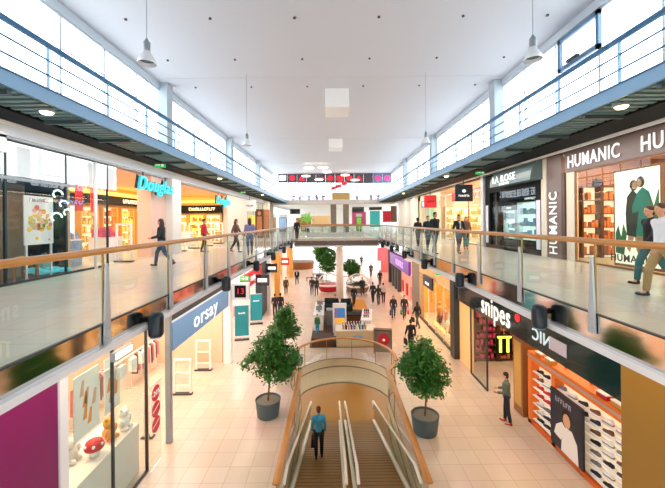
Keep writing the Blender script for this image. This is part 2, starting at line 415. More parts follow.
# ceiling sprinklers
for j, y in enumerate((5.4, 8.1, 10.8, 13.55, 16.3)):
    for i in range(6):
        o = MB().lathe((0,0,0), [(.012,-.05),(.045,-.045),(.045,-.02),(.03,.03)], 10).build('ceiling_sprinkler', MATS['dark_grey'], loc=(-6.6+i*2.72, y, ZC))
        tag(o, 'small dark sprinkler dot on the white ceiling', 'sprinkler', 'ceiling sprinklers')
for (px, py0, py1, y, w_, h, d, lab) in ((337, 88, 107, 16.6, 1.2, .9, 1.7, 'large white box unit hanging from the middle of the ceiling'), (335.5, 139, 148, 26.6, 1.1, .7, 1.6, 'smaller white box unit on the ceiling farther back')):
    p = onY(px, py0, y); t = thing('ceiling_unit', lab, 'air unit', (p.x, y, ZC), 0, 'ceiling units')
    bx(-w_/2, w_/2, 0, d, -h, 0).build('casing', MATS['wall_white'], t); bx(-w_/2+.06, w_/2-.06, .08, d-.08, -h-.02, -h).build('grille', MATS['alu'], t)
# walkway soffit lamps
for side, xd, sg in (('left', XDL, 1), ('right', XDR, -1)):
    for i, y in enumerate((7.45, 18.9, 30.3)):
        t = thing('soffit_lamp', 'oval glowing lamp under the %s walkway, %s one' % (side, ('nearest', 'middle', 'farthest')[i]), 'lamp', (xd-sg*.28, y, 9.55), 0, 'oval soffit lamps')
        MB().lathe((0,0,0), [(.13,-.06),(.16,-.03),(.17,0)], 20).build('housing', MATS['alu_dark'], t, True); MB().lathe((0,0,0), [(.05,-.11),(.1,-.1),(.13,-.06)], 20).build('diffuser', MATS['glow_warm'], t, True)
# disc lamps at the far end
for i, (px, py) in enumerate(((309, 168), (323, 167.5), (306, 176), (319, 179.5), (327, 172), (345, 175), (355, 180))):
    yd = 38 if py < 169 else 43.5; p = onY(px, py, yd); t = thing('disc_lamp', 'round white disc lamp at the far hall end, %s from the left' % ordn[i].replace('nearest', 'first'), 'lamp', p, 0, 'disc lamps at the far end')
    MB().lathe((0,0,0), [(.2,-.12),(.5,-.08),(.6,0),(.5,.07),(.1,.12)], 20).build('disc', MATS['glow_panel'], t, True); MB().cyl((0,0,0), .015, .1, max(.2, ZC-p.z), 6).build('cord', MATS['alu_dark'], t)
# red signs on the end glazing
def circ(c, r, n=20, a0=0): return [(c[0]+r*math.cos(2*math.pi*k/n+a0), c[1], c[2]+r*math.sin(2*math.pi*k/n+a0)) for k in range(n)]
mat('sign_red', '#D8263C', .5, emit=.25); mat('sign_char', '#4A3F44', .5); mat('sign_slate', '#5A6C8E', .5); mat('sign_pink', '#E0407C', .5, emit=.3); mat('sign_white', '#F5F0F0', .5, emit=.3)
xs_ = [278+i*9.5 for i in range(12)]
shp = ['sq', 'circ', 'tri', 'none', 'bar', 'circ', 'sq', 'circ', 'tri', 'none', 'circ', 'half']
places = ['at the far left end', 'second from the left', 'third from the left', 'fourth from the left', 'fifth from the left', 'sixth from the left', 'sixth from the right', 'fifth from the right', 'fourth from the right', 'third from the right', 'second from the right', 'at the far right end']
for i, px in enumerate(xs_):
    p = onY(px+4.75, 178, 46.1); wd = 9.4*46.1/F/2
    t = thing('sign_panel', '%s sign panel high on the end glazing, %s' % ('slate blue' if i > 9 else 'dark', places[i]), 'sign', (p.x, 46.1, p.z), 0, 'sign panels on the end glazing')
    bx(-wd, wd, -.03, .03, -.68, .7).build('panel', MATS['sign_slate' if i > 9 else 'sign_char'], t)
    s = shp[i]; m = 'sign_pink' if i > 9 else ('sign_white' if i == 0 else 'sign_red'); b = MB(); yy = -.04
    if s in ('circ', 'half'): b.quad(*circ((0, yy, 0), .42, 20)); b.quad(*[(x*1, yy-.01, z) for x, y, z in circ((0,0,0), .42)][:0] or circ((0, yy-.01, 0), .3, 20))
    elif s == 'sq': b.quad((-.45,yy,-.35),(.45,yy,-.35),(.45,yy,.35),(-.45,yy,.35))
    elif s == 'tri': b.quad((-.5,yy,-.4),(.5,yy,-.4),(0,yy,.45))
    elif s == 'bar': b.quad((-.55,yy,-.12),(.55,yy,-.12),(.55,yy,.12),(-.55,yy,.12))
    if b.f: b.build('symbol', MATS[m], t)
t = thing('banner', 'red and white slanted banner hanging over the far end walkway', 'banner', onY(340, 186, 45.6)); 
for dx, dz, w_, h_ in ((-.9,-.35,.7,.45), (-.2,-.1,.8,.5), (.6,.25,.7,.5), (.1,.6,.6,.3)): MB().loft([[(dx-w_/2,-.02,dz-h_/2),(dx+w_/2,-.02,dz-h_/2+.15),(dx+w_/2,-.02,dz+h_/2+.15),(dx-w_/2,-.02,dz+h_/2)],[(dx-w_/2,.02,dz-h_/2),(dx+w_/2,.02,dz-h_/2+.15),(dx+w_/2,.02,dz+h_/2+.15),(dx-w_/2,.02,dz+h_/2)]]).build('cloth', MATS['sign_red'], t)
o = bx(-1.25, 1.25, -.15, .15, 0, 1.0).build('panel_board', mat('ochre', '#C79A3C', .5), loc=(onY(341, 197, 45.7).x, 45.7, 9.95)); tag(o, 'ochre yellow board on the far end walkway', 'board')
mat('purple_leaf', '#8A5590', .6)
for i, px in enumerate((293, 300, 309, 317, 323, 357, 371, 378)):
    t = thing('potted_shrub', 'small purple shrub on the far end walkway, %s from the left' % ordn[i].replace('nearest', 'first'), 'plant', (onY(px, 197, 45.6).x, 45.6, 9.95), 0, 'purple shrubs at the far end')
    MB().lathe((0,0,0), [(.14,0),(.18,.25)], 10).build('pot', MATS['dark_grey'], t)
    b = MB(); rr = random.Random(i)
    for k in range(60):
        c = Vector((rr.gauss(0,.17), rr.gauss(0,.12), .3+abs(rr.gauss(0,.22)))); d = Vector((rr.uniform(-.1,.1), .02, rr.uniform(-.1,.1)))
        b.quad(c-d, c+Vector((.07,0,-.05)), c+d, c+Vector((-.07,0,.05)))
    b.box(-.02,.02,-.02,.02,.2,1.0); b.build('foliage', MATS['purple_leaf'], t)
# ================================================================== shops
def room(nm, side, xf, xb, y0, y1, z0, z1, mwall, mfloor=None, mceil='wall_white', end0=True, end1=True):
    s = 1 if xb > xf else -1
    w = MB(); w.box(min(xb, xb+s*.1), max(xb, xb+s*.1), y0, y1, z0, z1); struct('wall_%s_back' % nm, w, mwall)
    if end0: struct('wall_%s_near' % nm, bx(xf+s*.3, xb, y0, y0+.1, z0, z1), mwall)
    if end1: struct('wall_%s_far' % nm, bx(xf+s*.3, xb, y1-.1, y1, z0, z1), mwall)
    if mfloor: struct('floor_%s' % nm, bx(xf+s*.02, xb, y0, y1, z0, z0+.012), mfloor)
    struct('ceiling_%s' % nm, bx(xf+s*.05, xb, y0, y1, z1-.06, z1), mceil)
WN = [0]
def shopglass(y0, y1, x, z0, z1, frame, panes, glass='glass_shop'):
    """a glazed shop front lying in a plane of constant x"""
    WN[0] += 1; f = MB(); d = (y1-y0)/panes
    for k in range(panes+1): f.box(x-.03, x+.03, y0+k*d-.025, y0+k*d+.025, z0, z1)
    f.box(x-.03, x+.03, y0, y1, z0, z0+.06); f.box(x-.03, x+.03, y0, y1, z1-.05, z1)
    fo = struct('window_%d' % (200+WN[0]), f, frame)
    for k in range(panes): bx(x-.006, x+.006, y0+k*d+.025, y0+(k+1)*d-.025, z0+.06, z1-.05).build('pane', MATS[glass], fo)
    return fo
mat('teal_dark', '#123238', .6); mat('teal', '#2FA7A6', .5); mat('perf_wall', '#DDB684', .5); mat('salmon', '#E0B8A2', .5)
mat('wood_dark', '#5A3620', .45, noise=.2, nscale=3); mat('wood_mid', '#9A6436', .4, noise=.15, nscale=3); mat('wood_grey', '#8F8276', .6, noise=.25, nscale=5)
mat('mauve', '#7C6A66', .4); mat('mauve_dark', '#5E453E', .4); mat('red', '#C8182C', .45); mat('magenta', '#72084E', .4)
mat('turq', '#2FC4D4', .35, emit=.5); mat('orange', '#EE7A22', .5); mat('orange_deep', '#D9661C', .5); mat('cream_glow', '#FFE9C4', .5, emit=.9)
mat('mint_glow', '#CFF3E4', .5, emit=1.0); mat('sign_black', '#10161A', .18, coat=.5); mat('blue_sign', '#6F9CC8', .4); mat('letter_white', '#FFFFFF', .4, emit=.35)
mat('peach', '#EACDB2', .5); mat('green_pale', '#A8D2A0', .5, emit=.2); mat('skin', '#D8A27E', .5); mat('skin_b', '#C58E6A', .5)
mat('hair_dark', '#241813', .6); mat('hair_brown', '#4A3020', .6); mat('gold_wall', '#D2A050', .5); mat('banner_teal', '#1E93A0', .5); mat('purple', '#6A2C9A', .4, emit=.25)
mat('shop_brown', '#7A5A34', .45); mat('gold_panel', '#9A7534', .35, .3)
# ---------------- fascias
struct('trim_shopfascia_left', bx(SXL-.1, SXL+.12, 2, 60, 9.16, 9.5), 'fascia_white')
struct('trim_shopfascia_left_top', bx(SXL+.12, SXL+.2, 2, 60, 9.44, 9.52), 'white')
struct('trim_shopfascia_left_low', bx(SXL-.12, SXL+.14, 2, 60, 9.1, 9.17), 'alu_dark')
struct('trim_shopline_right', bx(SXR-.32, SXR-.22, 2, 60, 9.42, 9.5), 'white')
# ---------------- left gallery: fabric shop
room('fabric', 'left', SXL, -12.5, 2.5, 10.5, GF, 9.12, 'teal_dark', 'dark_grey', 'dark_grey')
shopglass(2.6, 11.9, SXL, GF, 9.12, 'teal_dark', 5)
bx(SXL+.01, SXL+.02, 2.7, 12.4, 8.22, 9.1).build('window_film', MATS['glass_film'])['kind'] = 'structure'  # white band paints in the clerestory reflection on the upper shop glass
struct('trim_transom_left', bx(SXL-.03, SXL+.04, 2.6, 10.4, 8.12, 8.2), 'alu_dark')
# wall section behind poster
o = bx(SXL-1.1, SXL-.95, 8.75, 9.75, GF+.012, 8.15).build('curtain', MATS['wood_grey']); tag(o, 'grey wooden slat panel behind the flower poster in the left shop window', 'panel')
t = thing('poster_stand', 'white poster of orange and yellow flowers in the left shop window', 'poster', (SXL-.12, 9.28, 6.1))
bx(-.03, .0, -.46, .46, .35, 1.68).build('board', MATS['white'], t); bx(-.03, 0, -.42, -.36, -.6, .35).build('leg', MATS['alu'], t); bx(-.03, 0, .36, .42, -.6, .35).build('leg', MATS['alu'], t)
rr = random.Random(3); pal = ['#F0A050', '#F2C94C', '#E8826A', '#B7C96A', '#F3B8A0']
for k, hc in enumerate(pal):
    b = MB(); mat('petal%d' % k, hc, .6)
    for j in range(9):
        y, z, r = rr.gauss(0,.17), 1.0+rr.gauss(0,.22), rr.uniform(.03,.09)
        if abs(y) < .36 and .45 < z < 1.5: b.quad(*[(.004+.001*k, y+r*math.cos(a), z+r*.9*math.sin(a)) for a in (2*math.pi*q/9 for q in range(9))])
    b.build('print', MATS['petal%d' % k], t)
scribble('lettering', 8, 'alu_dark', .14, t, (.004, 0, 1.57), RW, 1, .003)
def table(name, label, cat, loc, lx, ly, h, m, th=.05, leg=.06, group=None, rz=0):
    t = thing(name, label, cat, loc, rz, group)
    bx(-lx/2, lx/2, -ly/2, ly/2, h-th, h).build('tabletop', MATS[m], t)
    for a in (-1, 1):
        for b in (-1, 1): bx(a*(lx/2-leg)-leg/2*1, a*(lx/2-leg)+leg/2, b*(ly/2-leg)-leg/2, b*(ly/2-leg)+leg/2, 0, h-th).build('leg', MATS[m], t)
    return t
table('display_table', 'low wooden display table with a white basket in the left shop window', 'table', (SXL-.4, 8.95, GF+.012), .5, .8, .46, 'wood_mid')
table('display_table', 'low wooden display table behind the turquoise cloths', 'table', (SXL-1.5, 9.8, GF+.012), .6, 1.1, .5, 'wood_mid')
t = thing('basket', 'small white basket with yellow goods on the low wooden table', 'basket', (SXL-.4, 9.05, GF+.472)); MB().lathe((0,0,0), [(.1,0),(.14,.16),(.13,.16),(.09,.02)], 14, cap=False).build('bowl', MATS['white'], t); MB().ell((0,0,.12), .11,.11,.07).build('fruit', MATS['petal1'], t, True)
b = MB(); rr = random.Random(9)
for k in range(7): b.ell((rr.gauss(0,.14), rr.gauss(0,.3), .08+.02*k), .2, .25, .07, 10, 6)
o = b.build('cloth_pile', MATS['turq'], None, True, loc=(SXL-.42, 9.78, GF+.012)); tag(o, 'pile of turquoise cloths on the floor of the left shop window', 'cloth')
t = thing('shopping_bag', 'turquoise bag standing on the cloths in the left shop window', 'bag', (SXL-.4, 9.75, GF+.2)); MB().loft([[(-.1,-.16,0),(.1,-.16,0),(.1,.16,0),(-.1,.16,0)],[(-.08,-.18,.36),(.08,-.18,.36),(.08,.18,.36),(-.08,.18,.36)]]).build('body', MATS['teal'], t); MB().tube([(0,-.1,.36),(0,-.06,.46),(0,.06,.46),(0,.1,.36)], .012, 6).build('handle', MATS['teal'], t)
# mannequin half figure with teal clothes in the dark window
t = thing('dress_form', 'dark window display bust in white and teal at the left edge', 'mannequin', (SXL-.9, 8.15, GF+.012))
MB().cyl((0,0,0), .02, 0, .8, 8).build('pole', MATS['alu'], t); MB().lathe((0,0,0), [(.2,0),(.2,.03)], 14).build('base', MATS['alu'], t)
MB().lathe((0,0,0), [(.16,.75),(.18,.9),(.14,1.05),(.19,1.25),(.2,1.35),(.07,1.48),(.06,1.55)], 14).build('torso', MATS['teal'], t, True); MB().lathe((0,0,0), [(.2,1.2),(.21,1.34),(.17,1.42)], 14).build('collar', MATS['white'], t, True)
t = thing('wall_lettering', 'pale turquoise flourish lettering on the dark left shop window', 'sign', (SXL+.02, 10.0, 7.55))
for k, (dy, dz, s) in enumerate(((-.25,.32,.12), (-.05,.05,.1), (-.3,-.35,.13), (.1,-.2,.1))):
    b = MB(); b.tube([(0, dy+s*math.cos(a)*1.4, dz+s*math.sin(a)) for a in [i*.5 for i in range(9)]], .025, 6); b.build('stroke', MATS['mint_glow'], t)
b = MB(); b.tube([(0, -.2+k*.06, .12+.07*math.sin(k*1.3)) for k in range(17)], .022, 6); b.build('script', mat('indigo', '#6A7FC0', .5, emit=.3), t)
o = bx(-8.0, -7.86, 7.9, 8.1, 8.75, 9.5).build('blade_sign', MATS['alu']); tag(o, 'pale grey projecting box sign at the left picture edge', 'sign')
# white pole + gate on gallery
o = MB().cyl((0,0,0), .05, 0, 3.55, 12).build('pole', MATS['white'], None, True, loc=(SXL+.12, 11.15, GF)); tag(o, 'slim white pole at the perfumery corner of the left gallery', 'pole')
# ---------------- left gallery: perfumery
room('perfumery', 'left', SXL, -13, 10.5, 25.5, GF, 9.12, 'perf_wall', 'tile_gallery', 'salmon')
struct('wall_perfumery_pier', bx(SXL-.6, SXL+.02, 14.75, 16.05, GF, 9.12), 'wall_pink')
o = bx(SXL-.45, SXL+.35, 16.05, 16.95, GF, 9.14).build('square_column', MATS['wall_white']); tag(o, 'white square column between the two perfumery entrances', 'column')
struct('wall_perfumery_corner', bx(SXL-.4, SXL+.05, 25.4, 31.3, GF, 9.14), 'wall_cream')
def shop_sign(body, xw, yc, zc, size, label, mtl='turq', rot=RW, shear=.3, ext=.05, bold=.012, sx=1, box=None, mbox=None, cat='sign', name='shop_sign'):
    t = thing(name, label, cat, (xw, yc, zc))
    sg = 1 if rot == RW else -1
    if shear: o = text('shadow_lettering', body, 'sign_black', size, t, (-sg*.03, -.05, .05), rot, .03, bold*1.6, shear, sx)
    if box: bx(-.06*sg, 0, -box[0]/2, box[0]/2, -box[1]/2, box[1]/2).build('panel', MATS[mbox], t)
    if isinstance(body, int): scribble('lettering', body, mtl, size, t, (sg*.002, 0, 0), rot, body, .03)
    else: text('lettering', body, mtl, size, t, (sg*(.02+ext), 0, 0), rot, ext, bold, shear, sx)
    return t
t = shop_sign('Douglas', SXL+.3, 14.55, 8.6, .8, 'large turquoise script sign over the first perfumery entrance', sx=1.0, bold=.006)
for dy in (-.9, .9): bx(-.02, .02, dy-.02, dy+.02, .25, .5).build('hanger', MATS['dark_grey'], t)
t = shop_sign('Douglas', SXL+.3, 23.5, 8.5, .8, 'turquoise script sign over the second perfumery entrance, farther away', sx=1.0, bold=.006)
for dy in (-.9, .9): bx(-.02, .02, dy-.02, dy+.02, .25, .5).build('hanger', MATS['dark_grey'], t)
mat('goods_a', '#C97A4A', .5, noise=.7, nscale=14); mat('goods_b', '#C84A78', .5, noise=.7, nscale=14); mat('goods_c', '#8FA8C8', .5, noise=.7, nscale=14); mat('goods_d', '#E8C070', .5, noise=.6, nscale=12)
def shelf(label, loc, ln, h, n, m, mgood, axis='y', d=.4, glow=None, seed=0, face=1, goods=True, group=None):
    """shelf unit whose back stands at x=0 and which opens to +x (face=1) or -x"""
    t = thing('shelf_unit', label, 'shelf', loc, 0, group); f = face
    bx(0, f*.04, -ln/2, ln/2, 0, h).build('back_panel', MATS[glow or m], t)
    for s in (-1, 1): bx(0, f*d, s*ln/2-.03, s*ln/2+.03, 0, h).build('side_panel', MATS[m], t)
    rr = random.Random(seed)
    for k in range(n+1):
        z = .1+(h-.14)*k/n; bx(0, f*d, -ln/2, ln/2, z, z+.03).build('shelf', MATS[m], t)
        if k < n and goods:
            b = MB(); y = -ln/2+.08
            while y < ln/2-.15:
                w_ = rr.uniform(.07,.16); hh = rr.uniform(.3,.75)*(h-.14)/n
                if rr.random() < .8: b.box(min(f*.1,f*d*.85), max(f*.1,f*d*.85), y, y+w_, z+.03, z+.03+hh)
                y += w_+rr.uniform(.01,.08)
            if b.f: b.build('goods', MATS[mgood], t, kind='stuff')
    return t
for i, (y, mg) in enumerate(((11.7, 'goods_a'), (13.0, 'goods_c'), (14.3, 'goods_a'), (17.2, 'goods_d'), (18.8, 'goods_a'), (20.4, 'goods_d'), (22.0, 'goods_a'), (23.6, 'goods_d'))):
    shelf('backlit perfume shelf on the perfumery back wall, %s from the near end' % (['first']+ordn[1:])[i], (-12.9, y+.1, GF+.012), 1.2, 2.4, 5, 'wood_dark' if i < 3 else 'gold_wall', mg, glow='cream_glow', seed=i, group='perfumery shelves')
o = bx(-12.85, -12.4, 17, 25, 8.1, 8.55).build('header_board', MATS['black']); tag(o, 'black header band with pale lettering above the golden perfume shelves', 'sign')
scribble('lettering', 14, 'cream_glow', .3, o, (-12.395, 21, 8.32), RW, 2)
o = bx(-12.85, -12.4, 10.8, 16.9, 8.05, 8.5).build('header_board', MATS['black']); tag(o, 'black header band above the near perfume shelves', 'sign')
o = bx(-12.8, -12.2, 10.8, 25.2, 8.62, 8.74).build('light_cove', MATS['glow_gold']); tag(o, 'golden light cove along the perfumery ceiling', 'light')
for i, (x, g) in enumerate(((-8.95, 'goods_d'), (-10.2, 'goods_a'), (-11.45, 'goods_d'))):
    t = shelf('golden lit shelf on the end wall of the second perfumery entrance, %s' % ['nearest the gallery','middle','deepest'][i], (x, 25.36, GF+.012), 1.15, 2.1, 4, 'gold_wall', g, glow='cream_glow' if i != 1 else 'glow_gold', seed=200+i, group='perfumery end shelves'); t.rotation_euler.z = R(-90)
o = bx(-12.4, -8.35, 24.95, 25.38, 7.75, 8.3).build('header_board', MATS['black']); tag(o, 'black header band with pale lettering above the golden end wall shelves', 'sign')
scribble('lettering', 12, 'cream_glow', .3, o, (-9.7, 24.945, 8.02), RS, 2)
o = bx(-12.4, -8.35, 24.8, 25.3, 8.5, 8.62).build('light_cove', MATS['glow_gold']); tag(o, 'golden light cove above the black header of the second perfumery entrance', 'light')
for i, (y, z) in enumerate(((12.7, 8.0), (13.5, 7.95))):
    t = thing('hanging_banner', 'red hanging banner in the perfumery entrance, %s' % ('left one' if i == 0 else 'right one'), 'banner', (-9.6, y, z)); bx(-.02, .02, -.18, .18, -.5, .5).build('cloth', MATS['red'], t); bx(-.015, .015, -.2, .2, .5, .53).build('rod', MATS['alu'], t); MB().cyl((0,0,0), .006, .53, 9.05-z, 6).build('wire', MATS['alu'], t)
for i, (x, y, mt, lab) in enumerate(((-9.4, 11.6, 'goods_c', 'pale blue perfume counter near the white pole'), (-9.2, 13.6, 'goods_b', 'pink perfume counter in the first perfumery entrance'), (-9.8, 18.4, 'goods_a', 'orange perfume counter in the second entrance'), (-9.6, 21.8, 'goods_d', 'golden perfume counter in the second entrance'))):
    t = thing('display_counter', lab, 'counter', (x, y, GF+.012)); bx(-.35, .35, -.5, .5, 0, .9).build('body', MATS['wall_white' if i else 'goods_c'], t); bx(-.38, .38, -.53, .53, .9, .95).build('top', MATS['alu'], t)
    b = MB(); rr = random.Random(i+40)
    for k in range(26):
        px, py, w_, h_ = rr.uniform(-.3,.3), rr.uniform(-.45,.45), rr.uniform(.03,.06), rr.uniform(.1,.4); b.box(px-w_, px+w_, py-w_, py+w_, .95, .95+h_)
    b.build('goods', MATS[mt], t, kind='stuff')
t = thing('lit_poster', 'pale blue lit beauty poster beside the white pole', 'poster', (-11.4, 14.1, GF+.012)); bx(-.05, .05, -.65, .65, .3, 2.3).build('frame', MATS['alu'], t); bx(.05, .06, -.6, .6, .35, 2.25).build('picture', mat('pale_blue_glow', '#BFD0F0', .5, emit=.7), t); MB().quad(*[(.065, .1+.22*math.cos(a), 1.5+.34*math.sin(a)) for a in [q*.4 for q in range(16)]]).build('face_print', mat('lilac', '#9A86C8', .5), t)
# security gates in entrance 2
def gate(loc, rz, label, w=.62, h=1.5, group='white security gates'):
    t = thing('security_gate', label, 'security gate', loc, rz, group)
    bx(-w/2-.04, w/2+.04, -.1, .1, 0, .05).build('base', MATS['dark_grey'], t)
    f = MB(); f.box(-w/2, -w/2+.07, -.03, .03, .05, h).box(w/2-.07, w/2, -.03, .03, .05, h).box(-w/2+.07, w/2-.07, -.03, .03, h-.08, h)
    f.build('frame', MATS['white'], t); bx(-w/2+.07, w/2-.07, -.02, .02, .32, .38).build('crossbar', MATS['white'], t); bx(-w/2+.07, w/2-.07, -.02, .02, .85, .9).build('crossbar', MATS['white'], t)
    bx(-w/2+.07, w/2-.07, -.006, .006, .38, .85).build('panel', MATS['glass'], t)
    return t
for i, y in enumerate((17.7, 19.6, 21.6, 23.8)): gate((SXL-.1, y, GF+.012), 0, 'white security gate in the second perfumery entrance, %s from the column' % ['first', 'second', 'third', 'fourth'][i])
gate((SXL-.1, 13.0, GF+.012), 0, 'white security gate in the first perfumery entrance')
# ---------------- left gallery: poster shop and beyond
room('boutique', 'left', SXL, -12.5, 31.3, 45, GF, 9.12, 'wall_white', None)
shopglass(31.5, 38.5, SXL, GF, 9.0, 'alu_dark', 3, 'glass')
for i, (px, y, w_) in enumerate(((259.5, 32.2, .8), (266.5, 33.2, .6))):
    p = onY(px, 225, y); t = thing('poster_stand', 'tall brown fashion poster beyond the cream wall, %s' % ('nearer one' if i == 0 else 'farther one'), 'poster', (p.x, y, GF)); bx(-w_/2, w_/2, -.04, .04, .05, 2.75).build('board', MATS['wood_dark' if i == 0 else 'goods_a'], t); bx(-w_/2, w_/2, -.2, .2, 0, .05).build('base', MATS['dark_grey'], t)
    MB().ell((0, -.045, 2.35), .15, .015, .2).build('head_print', MATS['skin_b'], t); MB().loft([[(-w_*.36,-.055,.15),(w_*.36,-.055,.15),(w_*.36,-.04,.15),(-w_*.36,-.04,.15)],[(-w_*.28,-.055,2.05),(w_*.28,-.055,2.05),(w_*.28,-.04,2.05),(-w_*.28,-.04,2.05)]]).build('dress_print', MATS['goods_a' if i == 0 else 'skin_b'], t)
o = bx(-.35, .35, -.2, .2, 0, 2.2).build('display_case', mat('yellow_glow', '#F0C860', .5, emit=.5), loc=(onY(252, 220, 33.5).x, 33.5, GF)); tag(o, 'yellow lit display case beyond the cream wall', 'display')
t = thing('hanging_sign', 'white square hanging sign beyond the cream wall on the left', 'sign', (SXL+.55, 30.2, 8.5)); bx(-.55, .55, -.05, .05, -.5, .5).build('panel', MATS['white'], t); scribble('lettering', 6, 'dark_grey', .2, t, (0,-.05,0), RS, 3); bx(-.02,.02,-.02,.02,.5,1.05).build('hanger', MATS['dark_grey'], t)
for i, (y, mt) in enumerate(((38.9, 'wall_cream'), (41.5, 'wood_grey'))):
    o = MB().box(-.35,.35,-.35,.35,0,3.9).build('gallery_column', MATS[mt], loc=(SXL+.3, y, GF)); tag(o, '%s column at the far end of the left gallery' % ('cream' if i == 0 else 'grey'), 'column')
# exit signs on both galleries
def exit_sign(p, label, parent_h=.25, rz=0):
    t = thing('exit_sign', label, 'exit sign', p, rz, 'green exit signs'); bx(-.22,.22,-.04,.04,-.11,.11).build('panel', mat('exit_green', '#23A64A', .5, emit=.9), t)
    b = MB(); b.quad((-.17,-.046,-.02),(-.04,-.046,-.02),(-.04,-.046,-.06),(.05,-.046,0),(-.04,-.046,.06),(-.04,-.046,.02),(-.17,-.046,.02)); b.build('arrow', MATS['letter_white'], t); bx(.08,.17,-.046,-.04,-.07,.07).build('door_symbol', MATS['letter_white'], t); bx(-.015,.015,-.015,.015,.11,.14+parent_h).build('hanger', MATS['dark_grey'], t)
exit_sign(onX(160, 165, -7.3), 'green exit sign under the left walkway near the script sign'); exit_sign(onX(243, 192, -7.3), 'green exit sign under the left walkway farther back')
exit_sign(onX(480, 172, 7.7), 'green exit sign under the right walkway beside the black shop')
# ---------------- right gallery: shoe shop with brown fascia
room('shoes_upper', 'right', SXR, 13.5, 3, 13.3, GF, 9.4, 'wood_mid', 'tile_gallery', 'peach')
t = thing('shop_fascia', 'grey brown fascia board with white lettering on the upper right shop', 'sign', (SXR, 12.4, 8.7))
bx(-.02, .03, -9, -.04, 0, .75).build('board', MATS['mauve'], t)
text('lettering', 'HUMANIC', 'letter_white', .62, t, (-.06, -1.36, .33), RE, .012, .007, 0, .73); text('lettering', 'HUMANIC', 'letter_white', .62, t, (-.06, -4.24, .33), RE, .012, .007, 0, .73)
t = thing('shop_pillar', 'brown pillar with vertical white lettering beside the upper right shop', 'pillar', (SXR, 12.95, GF))
bx(-.03, .3, -.42, .4, 0, 3.94).build('body', MATS['mauve'], t); bx(-.035, .2, -.58, -.42, 0, 3.2).build('edge', MATS['mauve_dark'], t)
text('lettering', 'HUMANIC', 'letter_white', .62, t, (-.06, 0, 1.35), (R(90), R(-90), R(-90)), .012, .007, 0, .8)
struct('trim_frame_right', bx(SXR+.02, SXR+.14, 11.9, 12.34, GF, 8.7), 'wall_cream')
shopglass(4.5, 11.9, SXR+.05, GF, 8.7, 'wood_mid', 1, 'glass')
o = bx(SXR-.05, SXR+.35, 13.38, 13.72, GF, 9.45).build('white_post', MATS['wall_cream']); tag(o, 'narrow white post between the black shop and the brown pillar', 'post')
for i, y in enumerate((9.95, 10.72)):
    t = shelf('dark wooden bag and shoe rack in the upper right window, %s' % ('left one' if i == 0 else 'right one'), (y, 13.17, GF+.012), .72, 2.75, 5, 'wood_dark', 'goods_a', glow='cream_glow', seed=i+60, d=.35); t.rotation_euler.z = R(-90)
t = thing('handbag', 'black handbag on top of the wooden rack in the upper right window', 'bag', (10.3, 13.0, GF+2.765)); MB().loft([[(-.1,-.17,0),(.1,-.17,0),(.1,.17,0),(-.1,.17,0)],[(-.06,-.13,.25),(.06,-.13,.25),(.06,.13,.25),(-.06,.13,.25)]]).build('body', MATS['black'], t); MB().tube([(0,-.09,.25),(0,-.05,.38),(0,.05,.38),(0,.09,.25)], .012, 6).build('handle', MATS['black'], t)
shelf('long backlit wooden shelf on the upper right shop back wall', (13.4, 9.5, GF+.012), 6, 2.5, 5, 'wood_mid', 'goods_d', face=-1, glow='glow_gold', seed=77)
t = thing('poster_lightbox', 'tall lit poster of an embracing couple in the upper right window', 'poster', (SXR+.28, 9.75, GF+.05))
bx(-.04, .06, -.78, .78, 0, 2.95).build('case', MATS['wood_mid'], t); bx(-.05, -.04, -.72, .72, .08, 2.88).build('sheet', mat('sheet_glow', '#FFF6E4', .5, emit=.75), t)
def prt(name, m, x, pts): MB().quad(*[(x, -y, z) for y, z in pts]).build(name, m, t)
prt('leaf_print', mat('leaf_pr', '#3E7A4C', .6), -.052, [(-.7,.4),(-.4,.35),(-.3,1.0),(-.42,1.3),(-.5,.9),(-.6,1.25),(-.7,1.0)])
prt('leaf_print', MATS['leaf_pr'], -.052, [(.4,.9),(.7,.8),(.7,2.3),(.55,1.8),(.42,2.2)])
prt('dress_print', mat('dress_pr', '#23302A', .6), -.054, [(-.3,.95),(.05,.9),(.1,1.7),(.06,2.15),(-.1,2.3),(-.28,2.1),(-.34,1.6)])
prt('leg_print', MATS['skin'], -.053, [(-.3,.55),(-.2,.45),(-.05,.92),(-.26,.95)]); prt('leg_print', MATS['skin'], -.053, [(.02,.5),(.14,.45),(.12,.95),(-.05,.95)])
prt('jacket_print', mat('jacket_pr', '#1F8C7C', .6), -.056, [(.0,.95),(.4,.92),(.46,1.6),(.42,2.2),(.22,2.35),(.06,2.2),(-.12,1.78),(-.1,1.6),(.1,1.66)])
prt('trouser_print', mat('trs_pr', '#B58A5A', .6), -.055, [(.05,.45),(.36,.45),(.4,.95),(.02,.95)])
for yy, zz, r, m in ((-.06,2.42,.13,'hair_brown'), (-.02,2.42,.09,'skin'), (.16,2.5,.13,'hair_brown'), (.11,2.47,.09,'skin')): prt('head_print', MATS[m], -.062 if m == 'skin' else -.058, [(yy+r*math.cos(a), zz+r*1.25*math.sin(a)) for a in [q*math.pi/8 for q in range(16)]])
text('lettering', 'HUMANIC', mat('brand_brown', '#4A2A20', .5), .3, t, (-.056, .15, .24), RE, .002, .02)
